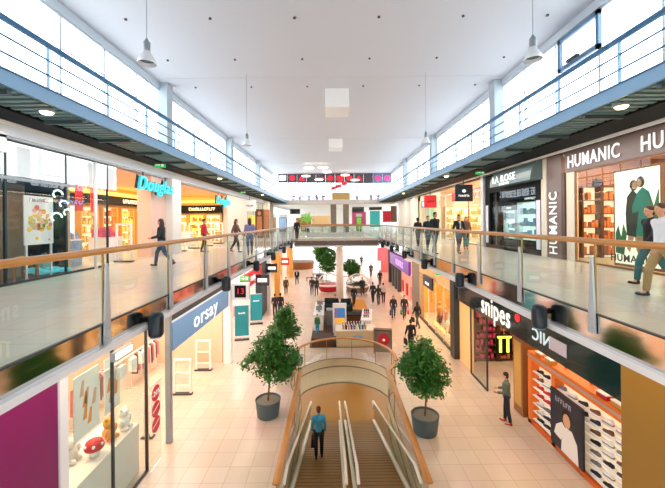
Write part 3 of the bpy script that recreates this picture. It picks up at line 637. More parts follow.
# ---------------- right gallery: black jewellery shop
room('jewellery', 'right', SXR+.3, 13, 13.75, 18.75, GF, 9.4, 'black', 'black', 'black')
t = thing('shopfront', 'black framed front of the jewellery shop on the right gallery', 'frame', (SXR, 16.2, GF))
for y0, y1 in ((-2.42,-2.1), (2.0,2.5)): bx(-.05, .25, y0, y1, 0, 3.9).build('jamb', MATS['black'], t)
bx(-.05, .25, -2.1, 2.0, 2.95, 3.9).build('header', MATS['black'], t); bx(-.05, .25, -2.1, 2.0, 0, .14).build('sill', MATS['black'], t)
bx(.05, .06, -2.1, 2.0, .14, 2.95).build('pane', MATS['glass'], t)
for y in (-2.3, 2.3): bx(-.07, -.05, y-.13, y+.13, .25, 2.3).build('white_strip', mat('lilac_white', '#D9D6E2', .5, emit=.2), t)
t = thing('shop_canopy', 'grey curved canopy sign with white lettering over the black shop', 'sign', (SXR-.06, 15.35, 8.95))
b = MB(); n = 8; prof = [(-.06,-.3)]+[(-.55+.5*math.sin(R(a))*0-.0*a, 0) for a in ()]
pr = [(0,-.32),(-.5,-.32)]+[(-.5*math.cos(R(a)), -.32+.85*math.sin(R(a))) for a in range(10, 91, 16)]+[(0,.53)]
b.loft([[(x, -1.75, z) for x, z in pr], [(x, 1.75, z) for x, z in pr]]); b.build('canopy', mat('canopy_grey', '#5F7478', .35), t)
text('lettering', 'LA ROSE', 'letter_white', .46, t, (-.53, .35, -.02), (R(90), 0, R(-90)), .006, .008, 0, 1.1); scribble('small_lettering', 12, 'letter_white', .14, t, (-.51, .3, -.25), RE, 5)
for i, (y, w_) in enumerate(((15.5, 2.5), (17.55, 1.1))):
    t = shelf('mint lit glass cabinet in the black shop, %s' % ('wide one' if i == 0 else 'narrow one'), (SXR+.95, y, GF+.5), w_, 1.85 if i == 0 else 1.5, 3, 'alu', 'goods_c', face=-1, glow='mint_glow', seed=90+i, d=.3)
    scribble('lettering', 18 if i == 0 else 8, 'letter_white', .12, t, (-.31, 0, 2.0 if i == 0 else 1.62), RE, 6)
# ---------------- right gallery: further shops
room('fashion', 'right', SXR, 13, 18.8, 27.4, GF, 9.4, 'peach', 'tile_gallery', 'peach')
o = bx(SXR-.15, SXR+.2, 18.78, 19.1, GF, 9.45).build('white_post', MATS['alu']); tag(o, 'narrow grey post left of the black shop', 'post')
shopglass(19.1, 21.2, SXR, GF, 8.9, 'wood_mid', 1, 'glass'); shopglass(23.6, 27.2, SXR, GF, 8.9, 'alu', 2, 'glass')
shop_sign(5, SXR-.05, 22.5, 8.62, .55, 'pink red sign band with white lettering over the bright entrance', 'letter_white', RE, 0, .02, .02, 1, (2.9, .6), 'red')
t = thing('hanging_sign', 'dark blue square hanging sign beside the pink red band', 'sign', (SXR-.75, 20.0, 8.62)); bx(-.52,.52,-.06,.06,-.5,.5).build('panel', mat('sign_navy', '#14202E', .4), t); MB().quad(*[(.12*math.cos(a),-.065,.12+.1*math.sin(a)) for a in [q*.6 for q in range(10)]]).build('emblem', MATS['letter_white'], t); scribble('lettering', 8, 'letter_white', .15, t, (0,-.06,-.16), RS, 4); bx(-.02,.02,-.02,.02,.5,.9).build('hanger', MATS['dark_grey'], t)
t = thing('hanging_sign', 'red square hanging sign farther along the right gallery', 'sign', (SXR-.62, 27.3, 8.55)); bx(-.5,.5,-.06,.06,-.5,.5).build('panel', MATS['red'], t); bx(-.3,.3,-.07,-.06,-.06,.06).build('mark', mat('red_dark', '#7E0F1C', .5), t); bx(-.02,.02,-.02,.02,.5,.95).build('hanger', MATS['dark_grey'], t)
t = shelf('orange clothing wall unit in the bright right shop', (10.6, 27.25, GF+.012), 3.0, 2.6, 4, 'gold_wall', 'goods_d', glow='cream_glow', seed=31); t.rotation_euler.z = R(-90)
shelf('orange clothing wall unit in the bright right shop, farther one', (12.9, 25.0, GF+.012), 3.4, 2.6, 4, 'gold_wall', 'goods_a', face=-1, glow='cream_glow', seed=32)
def clothes_rail(loc, rz, ln, mats, label, h=1.45):
    t = thing('clothes_rail', label, 'clothes rail', loc, rz)
    MB().tube([(0,-ln/2,h),(0,ln/2,h)], .015, 6).build('bar', MATS['alu'], t)
    for s in (-1, 1): MB().tube([(0,s*ln/2,0),(0,s*ln/2,h)], .015, 6).build('upright', MATS['alu'], t); bx(-.22,.22,s*ln/2-.02,s*ln/2+.02,0,.03).build('foot', MATS['alu'], t)
    rr = random.Random(int(loc[1]*100))
    n = int(ln/.13)
    for k in range(n):
        y = -ln/2+.1+k*(ln-.2)/max(1,n-1); w_ = rr.uniform(.15,.2); L = rr.uniform(.7,1.05)
        MB().loft([[(-w_,y-.03,h-L),(w_,y-.03,h-L),(w_,y+.03,h-L),(-w_,y+.03,h-L)],[(-w_*.9,y-.03,h-.14),(w_*.9,y-.03,h-.14),(w_*.9,y+.03,h-.14),(-w_*.9,y+.03,h-.14)],[(-.04,y-.015,h-.04),(.04,y-.015,h-.04),(.04,y+.015,h-.04),(-.04,y+.015,h-.04)]]).build('garment', MATS[mats[k % len(mats)]], t)
    return t
mat('c_pink', '#E08A90', .7); mat('c_white', '#EDE8E4', .7); mat('c_gold', '#D9A23E', .7); mat('c_brown', '#6E4A30', .7); mat('c_blue', '#44608C', .7); mat('c_grey', '#7C7C80', .7)
clothes_rail((9.7, 20.4, GF+.012), 0, 1.4, ['c_gold','c_white','c_pink'], 'clothes rail of gold and white garments left of the black shop')
clothes_rail((9.8, 25.2, GF+.012), 0, 1.6, ['c_pink','c_white','c_gold'], 'clothes rail of pink garments in the bright shop window')
room('greenshop', 'right', SXR, 13, 27.4, 45, GF, 9.4, 'wall_cream', None)
shopglass(29.5, 33, SXR, GF, 8.9, 'alu', 2, 'glass')
shop_sign(7, SXR-.05, 30.6, 8.55, .55, 'green and blue sign band with white lettering on the right gallery', 'letter_white', RE, 0, .02, .02, 1, (3.2, .6), mat('sea', '#3E8FA8', .5, emit=.2).name)
o = bx(SXR+.3, SXR+.4, 29.6, 31.2, GF, 8.2).build('green_screen', MATS['green_pale']); tag(o, 'pale green lit panel below the green and blue sign', 'panel')
struct('wall_right_cream', bx(SXR-.1, SXR+.2, 33.2, 41, GF, 9.4), 'wall_cream')
for i, y in enumerate((33.5, 37.0, 41.0)):
    o = MB().box(-.3,.3,-.3,.3,0,3.9).build('gallery_column', MATS['wall_white'], loc=(SXR-.2, y, GF)); tag(o, 'white column on the far right gallery, %s' % ['nearest','middle','farthest'][i], 'column')
# far end of the gallery level
for i, (px, w_, mt, lab) in enumerate(((333.5, .8, 'wood_grey', 'brown striped column at the far gallery end, left one'), (346, .8, 'wood_grey', 'brown striped column at the far gallery end, right one'))):
    p = onY(px, 220, 47.5); o = bx(-w_/2, w_/2, -.4, .4, 0, 3.9).build('far_column', MATS[mt], loc=(p.x, 47.5, GF)); tag(o, lab, 'column')
def far_box(px0, px1, py0, py1, y, m, name, label, cat, d=.3):
    a = onY(px0, py0, y); b = onY(px1, py1, y); o = bx(0, b.x-a.x, 0, d, 0, a.z-max(b.z, GF)).build(name, MATS[m], loc=(a.x, y, max(b.z, GF))); return tag(o, label, cat)
far_box(352, 364, 207, 212, 54, 'sign_black', 'far_sign', 'dark sign board at the far gallery end right of the columns', 'sign')
far_box(352, 366, 212, 226, 54.3, 'goods_b', 'far_display', 'pink and green shop display under the dark sign', 'display')
far_box(369, 382, 207, 210, 52, 'sign_black', 'far_sign', 'thin dark sign above the turquoise window at the far end', 'sign')
far_box(370, 380, 211, 227, 52.3, 'teal', 'far_display', 'turquoise shop window at the far gallery end', 'display')
far_box(383, 391, 211, 222, 50, 'red', 'far_display', 'red display figure at the far right gallery end', 'display')
far_box(391, 397, 206, 222, 49, 'wood_dark', 'far_column', 'dark brown column at the far right gallery end', 'column')
far_box(290, 300, 209, 214, 54, 'sign_black', 'far_sign', 'dark sign at the far left gallery end', 'sign')
far_box(312, 330, 216, 226, 54, 'perf_wall', 'far_counter', 'warm brown counter at the far left gallery end', 'counter')
far_box(296, 311, 218, 226, 52, 'wood_mid', 'far_counter', 'wooden cafe counter at the far left gallery end', 'counter')
p = onY(307, 212, 50); t = thing('potted_tree', 'bright green little tree at the far left gallery end', 'plant', (p.x, 50, GF)); MB().cyl((0,0,0), .3, 0, .5, 12).build('planter', MATS['dark_grey'], t); MB().cyl((0,0,0), .05, .5, 1.6, 6).build('trunk', MATS['wood_mid'], t)
mat('leaf_lime', '#7FC24A', .6); b = MB(); rr = random.Random(5)
for k in range(160):
    c = Vector((rr.gauss(0,.4), rr.gauss(0,.35), 2.0+rr.gauss(0,.35))); d = Vector((rr.uniform(-.15,.15), rr.uniform(-.1,.1), .1)); b.quad(c-d, c+Vector((.1,0,-.06)), c+d, c+Vector((-.1,.03,.06)))
b.build('foliage', MATS['leaf_lime'], t)

mat('far_grey', '#B8B4B0', .6)
for i, (px0, px1, mt) in enumerate(((268, 276, 'wood_mid'), (279, 287, 'goods_c'), (301, 306, 'perf_wall'), (356, 362, 'leaf_lime'), (398, 404, 'goods_d'))):
    a = onY(px0, 214, 53); b_ = onY(px1, 226, 53); t = thing('far_shop_window', 'small far shop window at the end of the gallery level, %s from the left' % ['first','second','third','fourth','fifth'][i], 'shop window', (a.x, 53, GF)); w_ = b_.x-a.x
    bx(0, w_, 0, .1, 0, 2.7).build('frame', MATS['dark_grey'], t); bx(.08, w_-.08, -.02, 0, .15, 2.1).build('display', MATS[mt], t); bx(0, w_, -.05, 0, 2.2, 2.7).build('sign_band', MATS['far_grey'], t)
t = thing('cafe_table', 'small round dark cafe table at the far gallery end', 'table', (onY(322, 224, 49).x, 49, GF)); MB().cyl((0,0,0), .5, .72, .76, 16).build('tabletop', MATS['wood_dark'], t); MB().cyl((0,0,0), .04, .03, .72, 8).build('leg', MATS['black'], t); MB().cyl((0,0,0), .25, 0, .03, 12).build('foot', MATS['black'], t)
# ---------------- ground floor, left
room('toys', 'left', GXL, -10.5, 2, 10.6, 0, 4.9, 'wall_cream', None, end1=False)
struct('wall_purple', bx(GXL-.05, GXL+.1, 2, 6.3, 0, 4.9), 'magenta')
o = bx(GXL-.1, GXL+.14, 6.3, 6.5, 0, 4.9).build('metal_post', MATS['alu']); tag(o, 'pale metal post at the edge of the magenta wall', 'post')
shopglass(6.55, 9.45, GXL, 0, 4.55, 'dark_grey', 2, 'glass')
struct('trim_shopfascia_ground_left', bx(GXL-.06, GXL+.05, 6.5, 10.6, 4.3, 4.9), 'alu_dark')
o = bx(GXL-1.3, GXL-.25, 6.6, 9.5, 0, 1.35).build('display_podium', MATS['wall_white']); tag(o, 'white podium inside the lower left display window', 'podium')
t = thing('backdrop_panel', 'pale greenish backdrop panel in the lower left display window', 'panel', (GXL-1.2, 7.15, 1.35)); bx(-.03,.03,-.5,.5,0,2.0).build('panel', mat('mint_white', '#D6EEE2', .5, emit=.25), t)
for i, (y, z, w_, h_) in enumerate(((7.85, 2.1, .8, 1.45), (8.75, 2.15, .6, 1.4))):
    t = thing('hanging_poster', 'white hanging poster with orange figure drawing in the lower left window, %s' % ('left one' if i == 0 else 'right one'), 'poster', (GXL-.5, y, z)); bx(-.012,.012,-w_/2,w_/2,0,h_).build('sheet', MATS['white'], t)
    rr = random.Random(i+3)
    for k in range(6):
        b = MB(); yy = rr.uniform(-.2,.2); zz = rr.uniform(.15,1.1); b.loft([[(.013,yy-.05,zz),(.018,yy-.05,zz),(.018,yy+.07,zz),(.013,yy+.07,zz)],[(.013,yy-.02+.05,zz+.35),(.018,yy+.05,zz+.35),(.018,yy+.1,zz+.35),(.013,yy+.1,zz+.35)]]); b.build('print', MATS['salmon' if k % 2 else 'petal0'], t)
    for s in (-1, 1): MB().cyl((0,s*w_*.4,0), .006, h_, 4.3-z, 6).build('cord', MATS['alu'], t)
t = thing('hanging_rod', 'white ceiling rod with hanging bags behind the lower left window', 'rod', (GXL-.35, 9.3, 3.35)); MB().tube([(0,-1.1,0),(0,1.1,0)], .03, 8).build('rod', MATS['white'], t)
for s in (-.9,.9): MB().cyl((0,s,0), .01, 0, .95, 6).build('wire', MATS['alu'], t)
for i, y in enumerate((8.9, 9.4, 9.9)):
    t = thing('hanging_bag', 'white paper bag hanging from the rod, %s from the left' % ['first','second','third'][i], 'bag', (GXL-.35, y, 2.9), 0, 'white bags on the rod'); MB().loft([[(-.06,-.12,0),(.06,-.12,0),(.06,.12,0),(-.06,.12,0)],[(-.05,-.13,.32),(.05,-.13,.32),(.05,.13,.32),(-.05,.13,.32)]]).build('body', MATS['white'], t); MB().tube([(0,-.06,.32),(0,0,.44),(0,.06,.32)], .008, 6).build('handle', MATS['white'], t)
t = thing('toadstool_toy', 'red and white toadstool toy on the white window podium', 'toy', (GXL-.55, 8.15, 1.36)); MB().lathe((0,0,0), [(.1,0),(.12,.1),(.09,.2)], 14).build('stalk', MATS['white'], t, True); MB().lathe((0,0,0), [(.05,.16),(.2,.18),(.22,.24),(.17,.36),(.05,.42)], 18).build('cap', MATS['red'], t, True)
for k in range(6): MB().ell((.19*math.cos(k*1.05), .19*math.sin(k*1.05), .3), .035,.035,.035, 8, 6).build('spot', MATS['white'], t, True)
def plush(loc, label, mb, mh):
    t = thing('plush_toy', label, 'toy', loc); MB().ell((0,0,.18), .15,.16,.18).build('body', MATS[mb], t, True); h = MB().ell((0,0,.44), .13,.14,.13); h.ell((0,-.1,.56), .04,.04,.05,8,6).ell((0,.1,.56), .04,.04,.05,8,6); h.build('head', MATS[mh], t, True)
    for s in (-1, 1): MB().ell((.12,s*.1,.06), .1,.06,.06,8,6).build('leg', MATS[mb], t, True); MB().ell((.06,s*.17,.24), .06,.06,.12,8,6).build('arm', MATS[mb], t, True)
    for s in (-1, 1): MB().ell((.125,s*.05,.47), .012,.012,.012,6,4).build('eye', MATS['black'], t)
plush((GXL-.98, 7.95, 1.36), 'white fluffy toy figure behind the toadstool', 'c_white', 'c_white'); plush((GXL-.6, 8.75, 1.36), 'orange brown plush toy right of the toadstool', 'petal0', 'c_gold'); plush((GXL-.5, 9.2, 1.36), 'white panda like plush toy at the window end', 'white', 'white')
t = thing('lit_box', 'small rectangular lit lamp box above the lower left window', 'lamp', onX(122, 352, GXL+.22)); bx(-.05,.05,-.35,.35,-.1,.1).build('case', MATS['alu_dark'], t); bx(.05,.06,-.31,.31,-.07,.07).build('diffuser', MATS['glow_panel'], t); bx(-.25,-.05,-.03,.03,-.03,.03).build('bracket', MATS['alu_dark'], t)
struct('trim_post_left', bx(GXL-.06, GXL+.02, 9.45, 9.53, 0, 4.9), 'peach')
t = thing('sale_sticker', 'column of three red discount roundels on the glass beside the entrance', 'sticker', (GXL+.12, 9.72, .9)); bx(-.02,0,-.3,.3,-.9,1.5).build('glass_plate', MATS['glass'], t)
for k, z in enumerate((.28, .72, 1.18)):
    o = MB().cyl((.005,0,z), .225, 0, .006, 24, 'x').build('roundel', mat('sale_red', '#D01F3C', .45), t); o.location.z = 0
    if k == 2: text('figures', '-20%', 'white', .2, t, (.014, 0, z), RW, .002, .02)
    else: MB().quad((.013,-.19,z-.06),(.013,.17,z+.07),(.013,.17,z+.1),(.013,-.19,z-.03)).build('stripe', MATS['white'], t)
room('beige_fashion', 'left', GXL, -10.5, 10.6, 16.9, 0, 4.9, 'peach', None, 'wall_cream', end0=False)
o = MB().box(-.08,.08,-.08,.08,0,4.9).build('entrance_post', MATS['alu_dark'], loc=(GXL+.02, 10.7, 0)); tag(o, 'metal entrance post left of the blue shop sign', 'post')
o = MB().box(-.18,.18,-.22,.22,0,4.9).build('entrance_post', MATS['white'], loc=(GXL, 16.85, 0)); tag(o, 'white entrance post right of the blue shop sign', 'post')
t = thing('shop_sign', 'light blue sign band with white lowercase lettering over the lower left entrance', 'sign', (GXL+.1, 13.75, 3.28))
bx(-.12,.02,-2.95,2.8,-.4,.5).build('panel', MATS['blue_sign'], t); text('lettering', 'orsay', 'letter_white', .82, t, (.035, -.1, .05), RW, .008, .006, 0, 1.3); bx(-.1,0,-2.95,2.8,.5,.56).build('upper_rail', MATS['alu'], t); bx(-.08,-.02,-2.95,2.8,.56,1.6).build('grille', MATS['dark_grey'], t)
gate((-6.2, 13.7, 0), 0, 'white security gate at the blue sign entrance, nearer one', .72, 1.45, 'entrance gates'); gate((-6.2, 15.9, 0), 0, 'white security gate at the blue sign entrance, farther one', .72, 1.45, 'entrance gates')
gate((-6.1, 10.95, 0), 0, 'white security gate beside the discount roundels', .3, 1.45, 'entrance gates')
clothes_rail((-8.8, 12.3, 0), 0, 2.0, ['c_pink','c_white','c_grey'], 'clothes rail inside the beige lower left shop, nearer one'); clothes_rail((-8.6, 15.2, 0), 0, 2.0, ['c_white','c_brown','c_pink'], 'clothes rail inside the beige lower left shop, farther one')
t = thing('display_sign', 'white box sign with a dark display and red digits on the left shop row', 'sign', (GXL+.66, 16.85, 3.55)); bx(-.42,.42,-.12,.12,-.42,.42).build('case', MATS['alu'], t); bx(-.28,.28,-.13,-.12,-.3,.3).build('screen', MATS['black'], t); text('figures', '13', mat('led_red', '#D0183A', .5, emit=.5), .4, t, (0,-.135,0), RS, .002, .01); bx(-.47,-.42,-.03,.03,-.03,.03).build('bracket', MATS['alu'], t)
room('red_band', 'left', GXL, -10, 17, 26.5, 0, 4.9, 'wall_white', None)
t = thing('shop_sign', 'bright red sign band farther along the lower left shops', 'sign', (GXL+.1, 21.6, 3.45)); bx(-.1,.05,-2.6,2.6,-.45,.45).build('panel', MATS['red'], t); scribble('lettering', 6, 'letter_white', .4, t, (.05,0,0), RW, 8)
struct('wall_red_band_pier', bx(GXL-.4, GXL+.04, 24.6, 26.6, 0, 4.9), 'dark_grey')
def rollup(px, py, lab, h):
    p = onZ(px, py, 0); t = thing('rollup_banner', lab, 'banner', p, R(12)); bx(-.42,.42,-.13,.13,0,.07).build('base', MATS['dark_grey'], t); bx(-.4,.4,-.01,.01,.25,h).build('sheet', MATS['banner_teal'], t); bx(-.4,.4,-.015,.015,h,h+.03).build('top_bar', MATS['alu'], t); MB().cyl((0,.03,0), .012, .05, h, 6).build('pole', MATS['alu'], t); scribble('lettering', 6, 'letter_white', .12, t, (0,-.011,h*.78), RS, 9, .004)
rollup(242, 340, 'turquoise roll up banner at the lower left shop, nearer one', 2.05); rollup(256.5, 324, 'turquoise roll up banner at the lower left shop, farther one', 2.05)
clothes_rail((-7.4, 19.5, 0), 0, 1.8, ['c_grey','c_white'], 'clothes rail behind the nearer turquoise banner'); clothes_rail((-6.6, 22.8, 0), R(90), 1.6, ['c_pink','c_white'], 'clothes rail of pink garments behind the turquoise banners')
room('far_left', 'left', GXL, -10, 26.6, 45, 0, 4.9, 'perf_wall', None)
for i, (y, m) in enumerate(((27.0,'wall_white'), (31.5,'gold_wall'), (36.5,'wall_white'), (42,'gold_wall'))):
    o = MB().box(-.22,.22,-.3,.3,0,4.9).build('shop_pier', MATS[m], loc=(GXL+.05, y, 0)); tag(o, '%s pier between lower left shops, %s from the red band' % ('white' if m == 'wall_white' else 'golden', ['first','second','third','fourth'][i]), 'column')
for i, (px, py, m1, lab) in enumerate(((272, 268, 'sign_black', 'dark square projecting sign over the lower left shops, nearest'), (285, 261.5, 'red', 'red and white projecting sign over the lower left shops'), (262.5, 280, 'sign_black', 'dark projecting board below the gallery ledge on the left'))):
    p = onX(px, py, GXL+(.5 if i < 2 else .8)); t = thing('projecting_sign', lab, 'sign', p); bx(-.42,.42,-.06,.06,-.35,.35).build('panel', MATS[m1], t); bx(-.3,.3,-.07,-.06,-.12,.12).build('stripe', MATS['letter_white'], t); bx(-.6,-.42,-.03,.03,-.03,.03).build('bracket', MATS['alu'], t)
t = thing('red_dress', 'red garment on a stand outside the lower left shops', 'garment', onZ(264, 300, 0)); MB().lathe((0,0,0), [(.38,.15),(.3,.6),(.2,1.0),(.24,1.35),(.08,1.5)], 14).build('dress', MATS['red'], t, True); MB().cyl((0,0,0), .02, 0, .3, 6).build('pole', MATS['alu'], t); MB().lathe((0,0,0), [(.22,0),(.2,.03)], 14).build('base', MATS['alu'], t)
# ---------------- ground floor, right
room('sneakers', 'right', GXR, 11.5, 7.15, 17.1, 0, 4.9, 'shop_brown', None, 'wood_dark')
o = bx(GXR-.15, GXR+.3, 2, 7.15, 0, 4.9).build('gold_panel', MATS['gold_panel']); tag(o, 'brown gold wall panel at the lower right picture edge', 'panel')
t = thing('shop_sign', 'dark green black sign band with white lowercase lettering over the lower right shop', 'sign', (GXR-.05, 12.0, 3.05))
bx(-.05,.2,-4.8,4.9,0,1.85).build('panel', mat('sign_tealblack', '#10262B', .15, coat=.6), t)
ys = onX(497.5, 314, GXR).y-12.0; text('lettering', 'snipes', 'letter_white', 1.08, t, (-.065, ys, .47), RE, .008, .012, 0, .78); MB().cyl((-.06, ys-1.6, .66), .13, -.03, .03, 12, 'x').build('red_mark', mat('mark_red', '#E0202C', .4, emit=.6), t)
text('mirrored_lettering', 'ANIC', mat('letter_dim', '#B8CCD8', .4, emit=.35), .5, t, (-.065, onX(549, 343, GXR).y-12, .42), RE, .01, .012, 0, -1)
bx(-.08,-.06,onX(571, 346, GXR).y-12,onX(554, 346, GXR).y-12,.27,.62).build('pale_sticker', mat('pale_lilac', '#A8A4B4', .5), t)  # patch painted for the pale reflection over the mirrored letters
o = MB().box(-.2,.2,-.28,.28,0,4.95).build('dark_column', MATS['dark_grey'], loc=(GXR, 17.15, 0)); tag(o, 'dark grey column left of the lower right shoe shop', 'column')
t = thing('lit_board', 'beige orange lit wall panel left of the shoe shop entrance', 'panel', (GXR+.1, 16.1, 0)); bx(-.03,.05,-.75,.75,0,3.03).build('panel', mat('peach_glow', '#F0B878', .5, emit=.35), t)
glass_o = shopglass(13.7, 15.3, GXR, 0, 3.05, 'dark_grey', 1, 'glass')
# shoe wall
def shoe_mesh():
    up = MB(); so = MB()
    prof = [(-.13,.035,.05,.10),(-.11,.04,.05,.115),(-.05,.042,.05,.105),(0,.043,.05,.085),(.06,.046,.05,.06),(.11,.042,.05,.05),(.145,.025,.05,.04)]
    def rg(y, w, z0, h): return [(-w,y,.022),(w,y,.022),(w*.95,y,.022+h*.5),(w*.5,y,.022+h),(-w*.5,y,.022+h),(-w*.95,y,.022+h*.5)]
    up.loft([rg(y,w,z0,h) for y,w,z0,h in prof])
    so.loft([[(-w*1.08,y,0),(w*1.08,y,0),(w*1.08,y,.025),(-w*1.08,y,.025)] for y,w in ((-.14,.03),(-.1,.042),(0,.042),(.08,.047),(.13,.038),(.155,.015))])
    return up, so
SU, SO = shoe_mesh(); shoe_cols = ['c_black','white','c_navy','c_grey','red','c_white','c_blue','c_brown']
mat('c_black', '#17181C', .6); mat('c_navy', '#1E2A48', .6)
shoe_proto = {}
NAMEC = {'c_black':'black','white':'white','c_navy':'navy','c_grey':'grey','red':'red','c_white':'off white','c_blue':'blue','c_brown':'brown'}
def shoe(loc, rz, col, label, tilt=.25):
    if col not in shoe_proto:
        t = thing('sneaker', label, 'shoe', loc, rz, 'sneakers on the lit shoe wall'); SU.build('upper', MATS[col], t, True); SO.build('sole', MATS['white' if col != 'white' else 'c_grey'], t); shoe_proto[col] = t
    else: t = clone(shoe_proto[col], loc, rz, label)
    return t
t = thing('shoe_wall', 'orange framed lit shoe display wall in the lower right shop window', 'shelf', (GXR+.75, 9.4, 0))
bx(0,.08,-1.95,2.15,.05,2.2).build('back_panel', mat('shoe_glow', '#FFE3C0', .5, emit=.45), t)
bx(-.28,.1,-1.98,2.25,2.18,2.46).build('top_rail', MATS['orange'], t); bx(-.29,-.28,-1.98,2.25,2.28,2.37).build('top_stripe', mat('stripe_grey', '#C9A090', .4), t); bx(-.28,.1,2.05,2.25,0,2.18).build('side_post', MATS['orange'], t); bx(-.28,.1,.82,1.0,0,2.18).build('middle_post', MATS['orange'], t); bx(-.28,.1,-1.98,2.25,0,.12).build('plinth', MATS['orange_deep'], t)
for y in (-1.2, -.2, .8, 1.8): bx(.02,.08,y-.03,y+.03,2.46,3.2).build('upright', MATS['orange_deep'], t)
rr = random.Random(12); LV = [.22+.27*q for q in range(7)]; n = 0
rowname = ['bottom','second','third','fourth','fifth','sixth','top']
for k, z in enumerate(LV):
    bx(-.24,0,-1.95,.82,z-.02,z).build('ledge', MATS['white'], t); bx(-.24,0,1.0,2.05,z-.02,z).build('ledge', MATS['white'], t)
    for j, y in enumerate([-1.8+.42*q for q in range(7)]+[1.13, 1.47, 1.81]):
        if k < 5 and -.35 < y < .8: continue
        c = 'red' if (k in (3, 4) and y > 1) else rr.choice(['c_black','white','c_navy','c_grey','c_white','c_black','c_brown','white'])
        sec = 'far panel' if y > 1 else ('near panel' if y < -.35 else 'above the poster')
        idx = {'far panel': ['right','middle','left'], 'near panel': ['first','second','third','fourth'], 'above the poster': ['first','second','third']}[sec]
        q = (7 if y > 1 else (0 if y < -.35 else 4)); pos = idx[min(j-q, len(idx)-1)]
        shoe((GXR+.75-.12, 9.4+y, z+.001), R(8), c, '%s sneaker on the lit shoe wall, %s row, %s, %s place' % (NAMEC[c], rowname[k], sec, pos))
t = thing('poster_board', 'black poster of a figure in a white jumper before the shoe wall', 'poster', (GXR+.38, 9.6, .25)); bx(-.03,.03,-.66,.66,0,1.65).build('board', mat('poster_navy', '#141A2C', .4), t)
def prt2(name, m, x, pts): MB().quad(*[(x, -y, z) for y, z in pts]).build(name, MATS[m], t)
prt2('jumper_print', 'c_white', -.032, [(-.2,0),(.5,0),(.45,.55),(.25,.8),(.0,.78),(-.15,.55)]); prt2('arm_print', 'c_white', -.034, [(-.5,.35),(-.2,.3),(.0,.75),(-.15,.85),(-.4,.65)])
prt2('face_print', 'skin', -.036, [(.05+.15*math.cos(a), .98+.2*math.sin(a)) for a in [q*.45 for q in range(14)]]); prt2('hair_print', 'hair_dark', -.035, [(.07+.22*math.cos(a), 1.07+.24*math.sin(a)) for a in [q*.45 for q in range(14)]])
scribble('lettering', 6, 'pale_lilac', .2, t, (-.031, .1, 1.42), RE, 10, .004)
for i, (y, c) in enumerate(((8.05,'c_gold'), (8.5,'red'), (10.6,'c_gold'), (11.1,'orange'))):
    t = thing('shoe_box', '%s shoe box standing on the orange rail, %s from the right' % ({'c_gold':'yellow','red':'red','orange':'orange'}[c], ['first','second','third','fourth'][i]), 'box', (GXR+.6, y, 2.461)); bx(-.1,.1,-.16,.16,0,.1).build('body', MATS[c], t); bx(-.105,.105,-.165,.165,.1,.13).build('lid', MATS['white'], t)
for i, (y, m) in enumerate(((12.6,'goods_a'), (14.3,'goods_b'), (16.0,'goods_d'))): shelf('dim shoe shelf deep inside the lower right shop, %s' % ['nearest','middle','farthest'][i], (11.4, y, 0), 1.5, 2.4, 6, 'wood_dark', m, face=-1, seed=120+i)
t = thing('neon_sign', 'yellow green lit bracket sign inside the lower right shop', 'sign', onY(504, 344, 14.6)); b = MB(); b.box(-.3,.3,-.05,-.02,.27,.35).box(-.22,-.12,-.05,-.02,-.35,.27).box(.1,.2,-.05,-.02,-.35,.27); b.build('tube', mat('neon_lime', '#D8E04A', .5, emit=2.5), t); bx(-.36,.36,-.02,.02,-.42,.42).build('board', MATS['black'], t); MB().cyl((0,0,0), .01,   .45, 3.3, 6).build('rod', MATS['alu'], t)
for i, (x, g) in enumerate(((7.55, 'goods_b'), (8.75, 'goods_a'), (9.95, 'goods_d'))):
    t = shelf('dark shoe shelf on the end wall of the lower right shop, %s' % ['left one','middle one','right one'][i], (x, 16.95, 0), 1.1, 2.9, 8, 'wood_dark', g, seed=140+i); t.rotation_euler.z = R(-90)
t = thing('wooden_door', 'warm wooden pillar door behind the person at the shoe shop', 'pillar', (GXR+.8, 12.15, 0)); bx(-.4,.3,-.3,.3,0,3.0).build('body', MATS['wood_mid'], t); bx(-.42,-.4,-.22,.22,.3,2.6).build('panel', MATS['gold_wall'], t)
# golden shop
room('golden', 'right', GXR, 11, 17.3, 25.6, 0, 4.9, 'gold_wall', None, 'wall_cream')
shopglass(17.5, 22.0, GXR, 0, 3.3, 'alu', 3, 'glass')
struct('trim_golden_plinth', bx(GXR-.04, GXR+.1, 17.4, 25.5, 0, .12), 'dark_grey'); struct('trim_golden_head', bx(GXR-.04, GXR+.1, 17.4, 25.5, 3.3, 4.9), 'goldhead' if False else 'perf_wall')
t = thing('hanging_sign', 'dark blue projecting sign over the golden lower right shop', 'sign', onX(428, 282, GXR-.3)); bx(-.06,.06,-.95,.95,-.36,.36).build('panel', mat('deep_navy', '#16263E', .35), t); scribble('lettering', 7, 'letter_white', .24, t, (-.06,0,-.1), RE, 11); bx(.06,.3,-.03,.03,-.03,.03).build('bracket', MATS['alu'], t)
def dummy(loc, rz, mtop, mbot, label):
    t = thing('shop_mannequin', label, 'mannequin', loc, rz)
    b = MB(); b.cap((0,0,1.5),.05,(0,0,1.56),.05).ell((0,.01,1.68),.075,.095,.12)
    for s in (-1,1): b.cap((s*.17,0,1.4),.045,(s*.23,.02,1.1),.035).cap((s*.23,.02,1.1),.032,(s*.24,.08,.82),.025).cap((s*.08,0,.5),.05,(s*.09,0,.08),.035)
    b.build('body', MATS['skin'], t, True); MB().lathe((0,0,0), [(.17,.9),(.14,1.1),(.18,1.3),(.19,1.42),(.07,1.5)], 14).build('top', MATS[mtop], t, True); MB().lathe((0,0,0), [(.24,.45),(.2,.75),(.15,.98)], 14).build('skirt', MATS[mbot], t, True); MB().lathe((0,0,0), [(.22,0),(.22,.02)], 16).build('base', MATS['alu'], t)
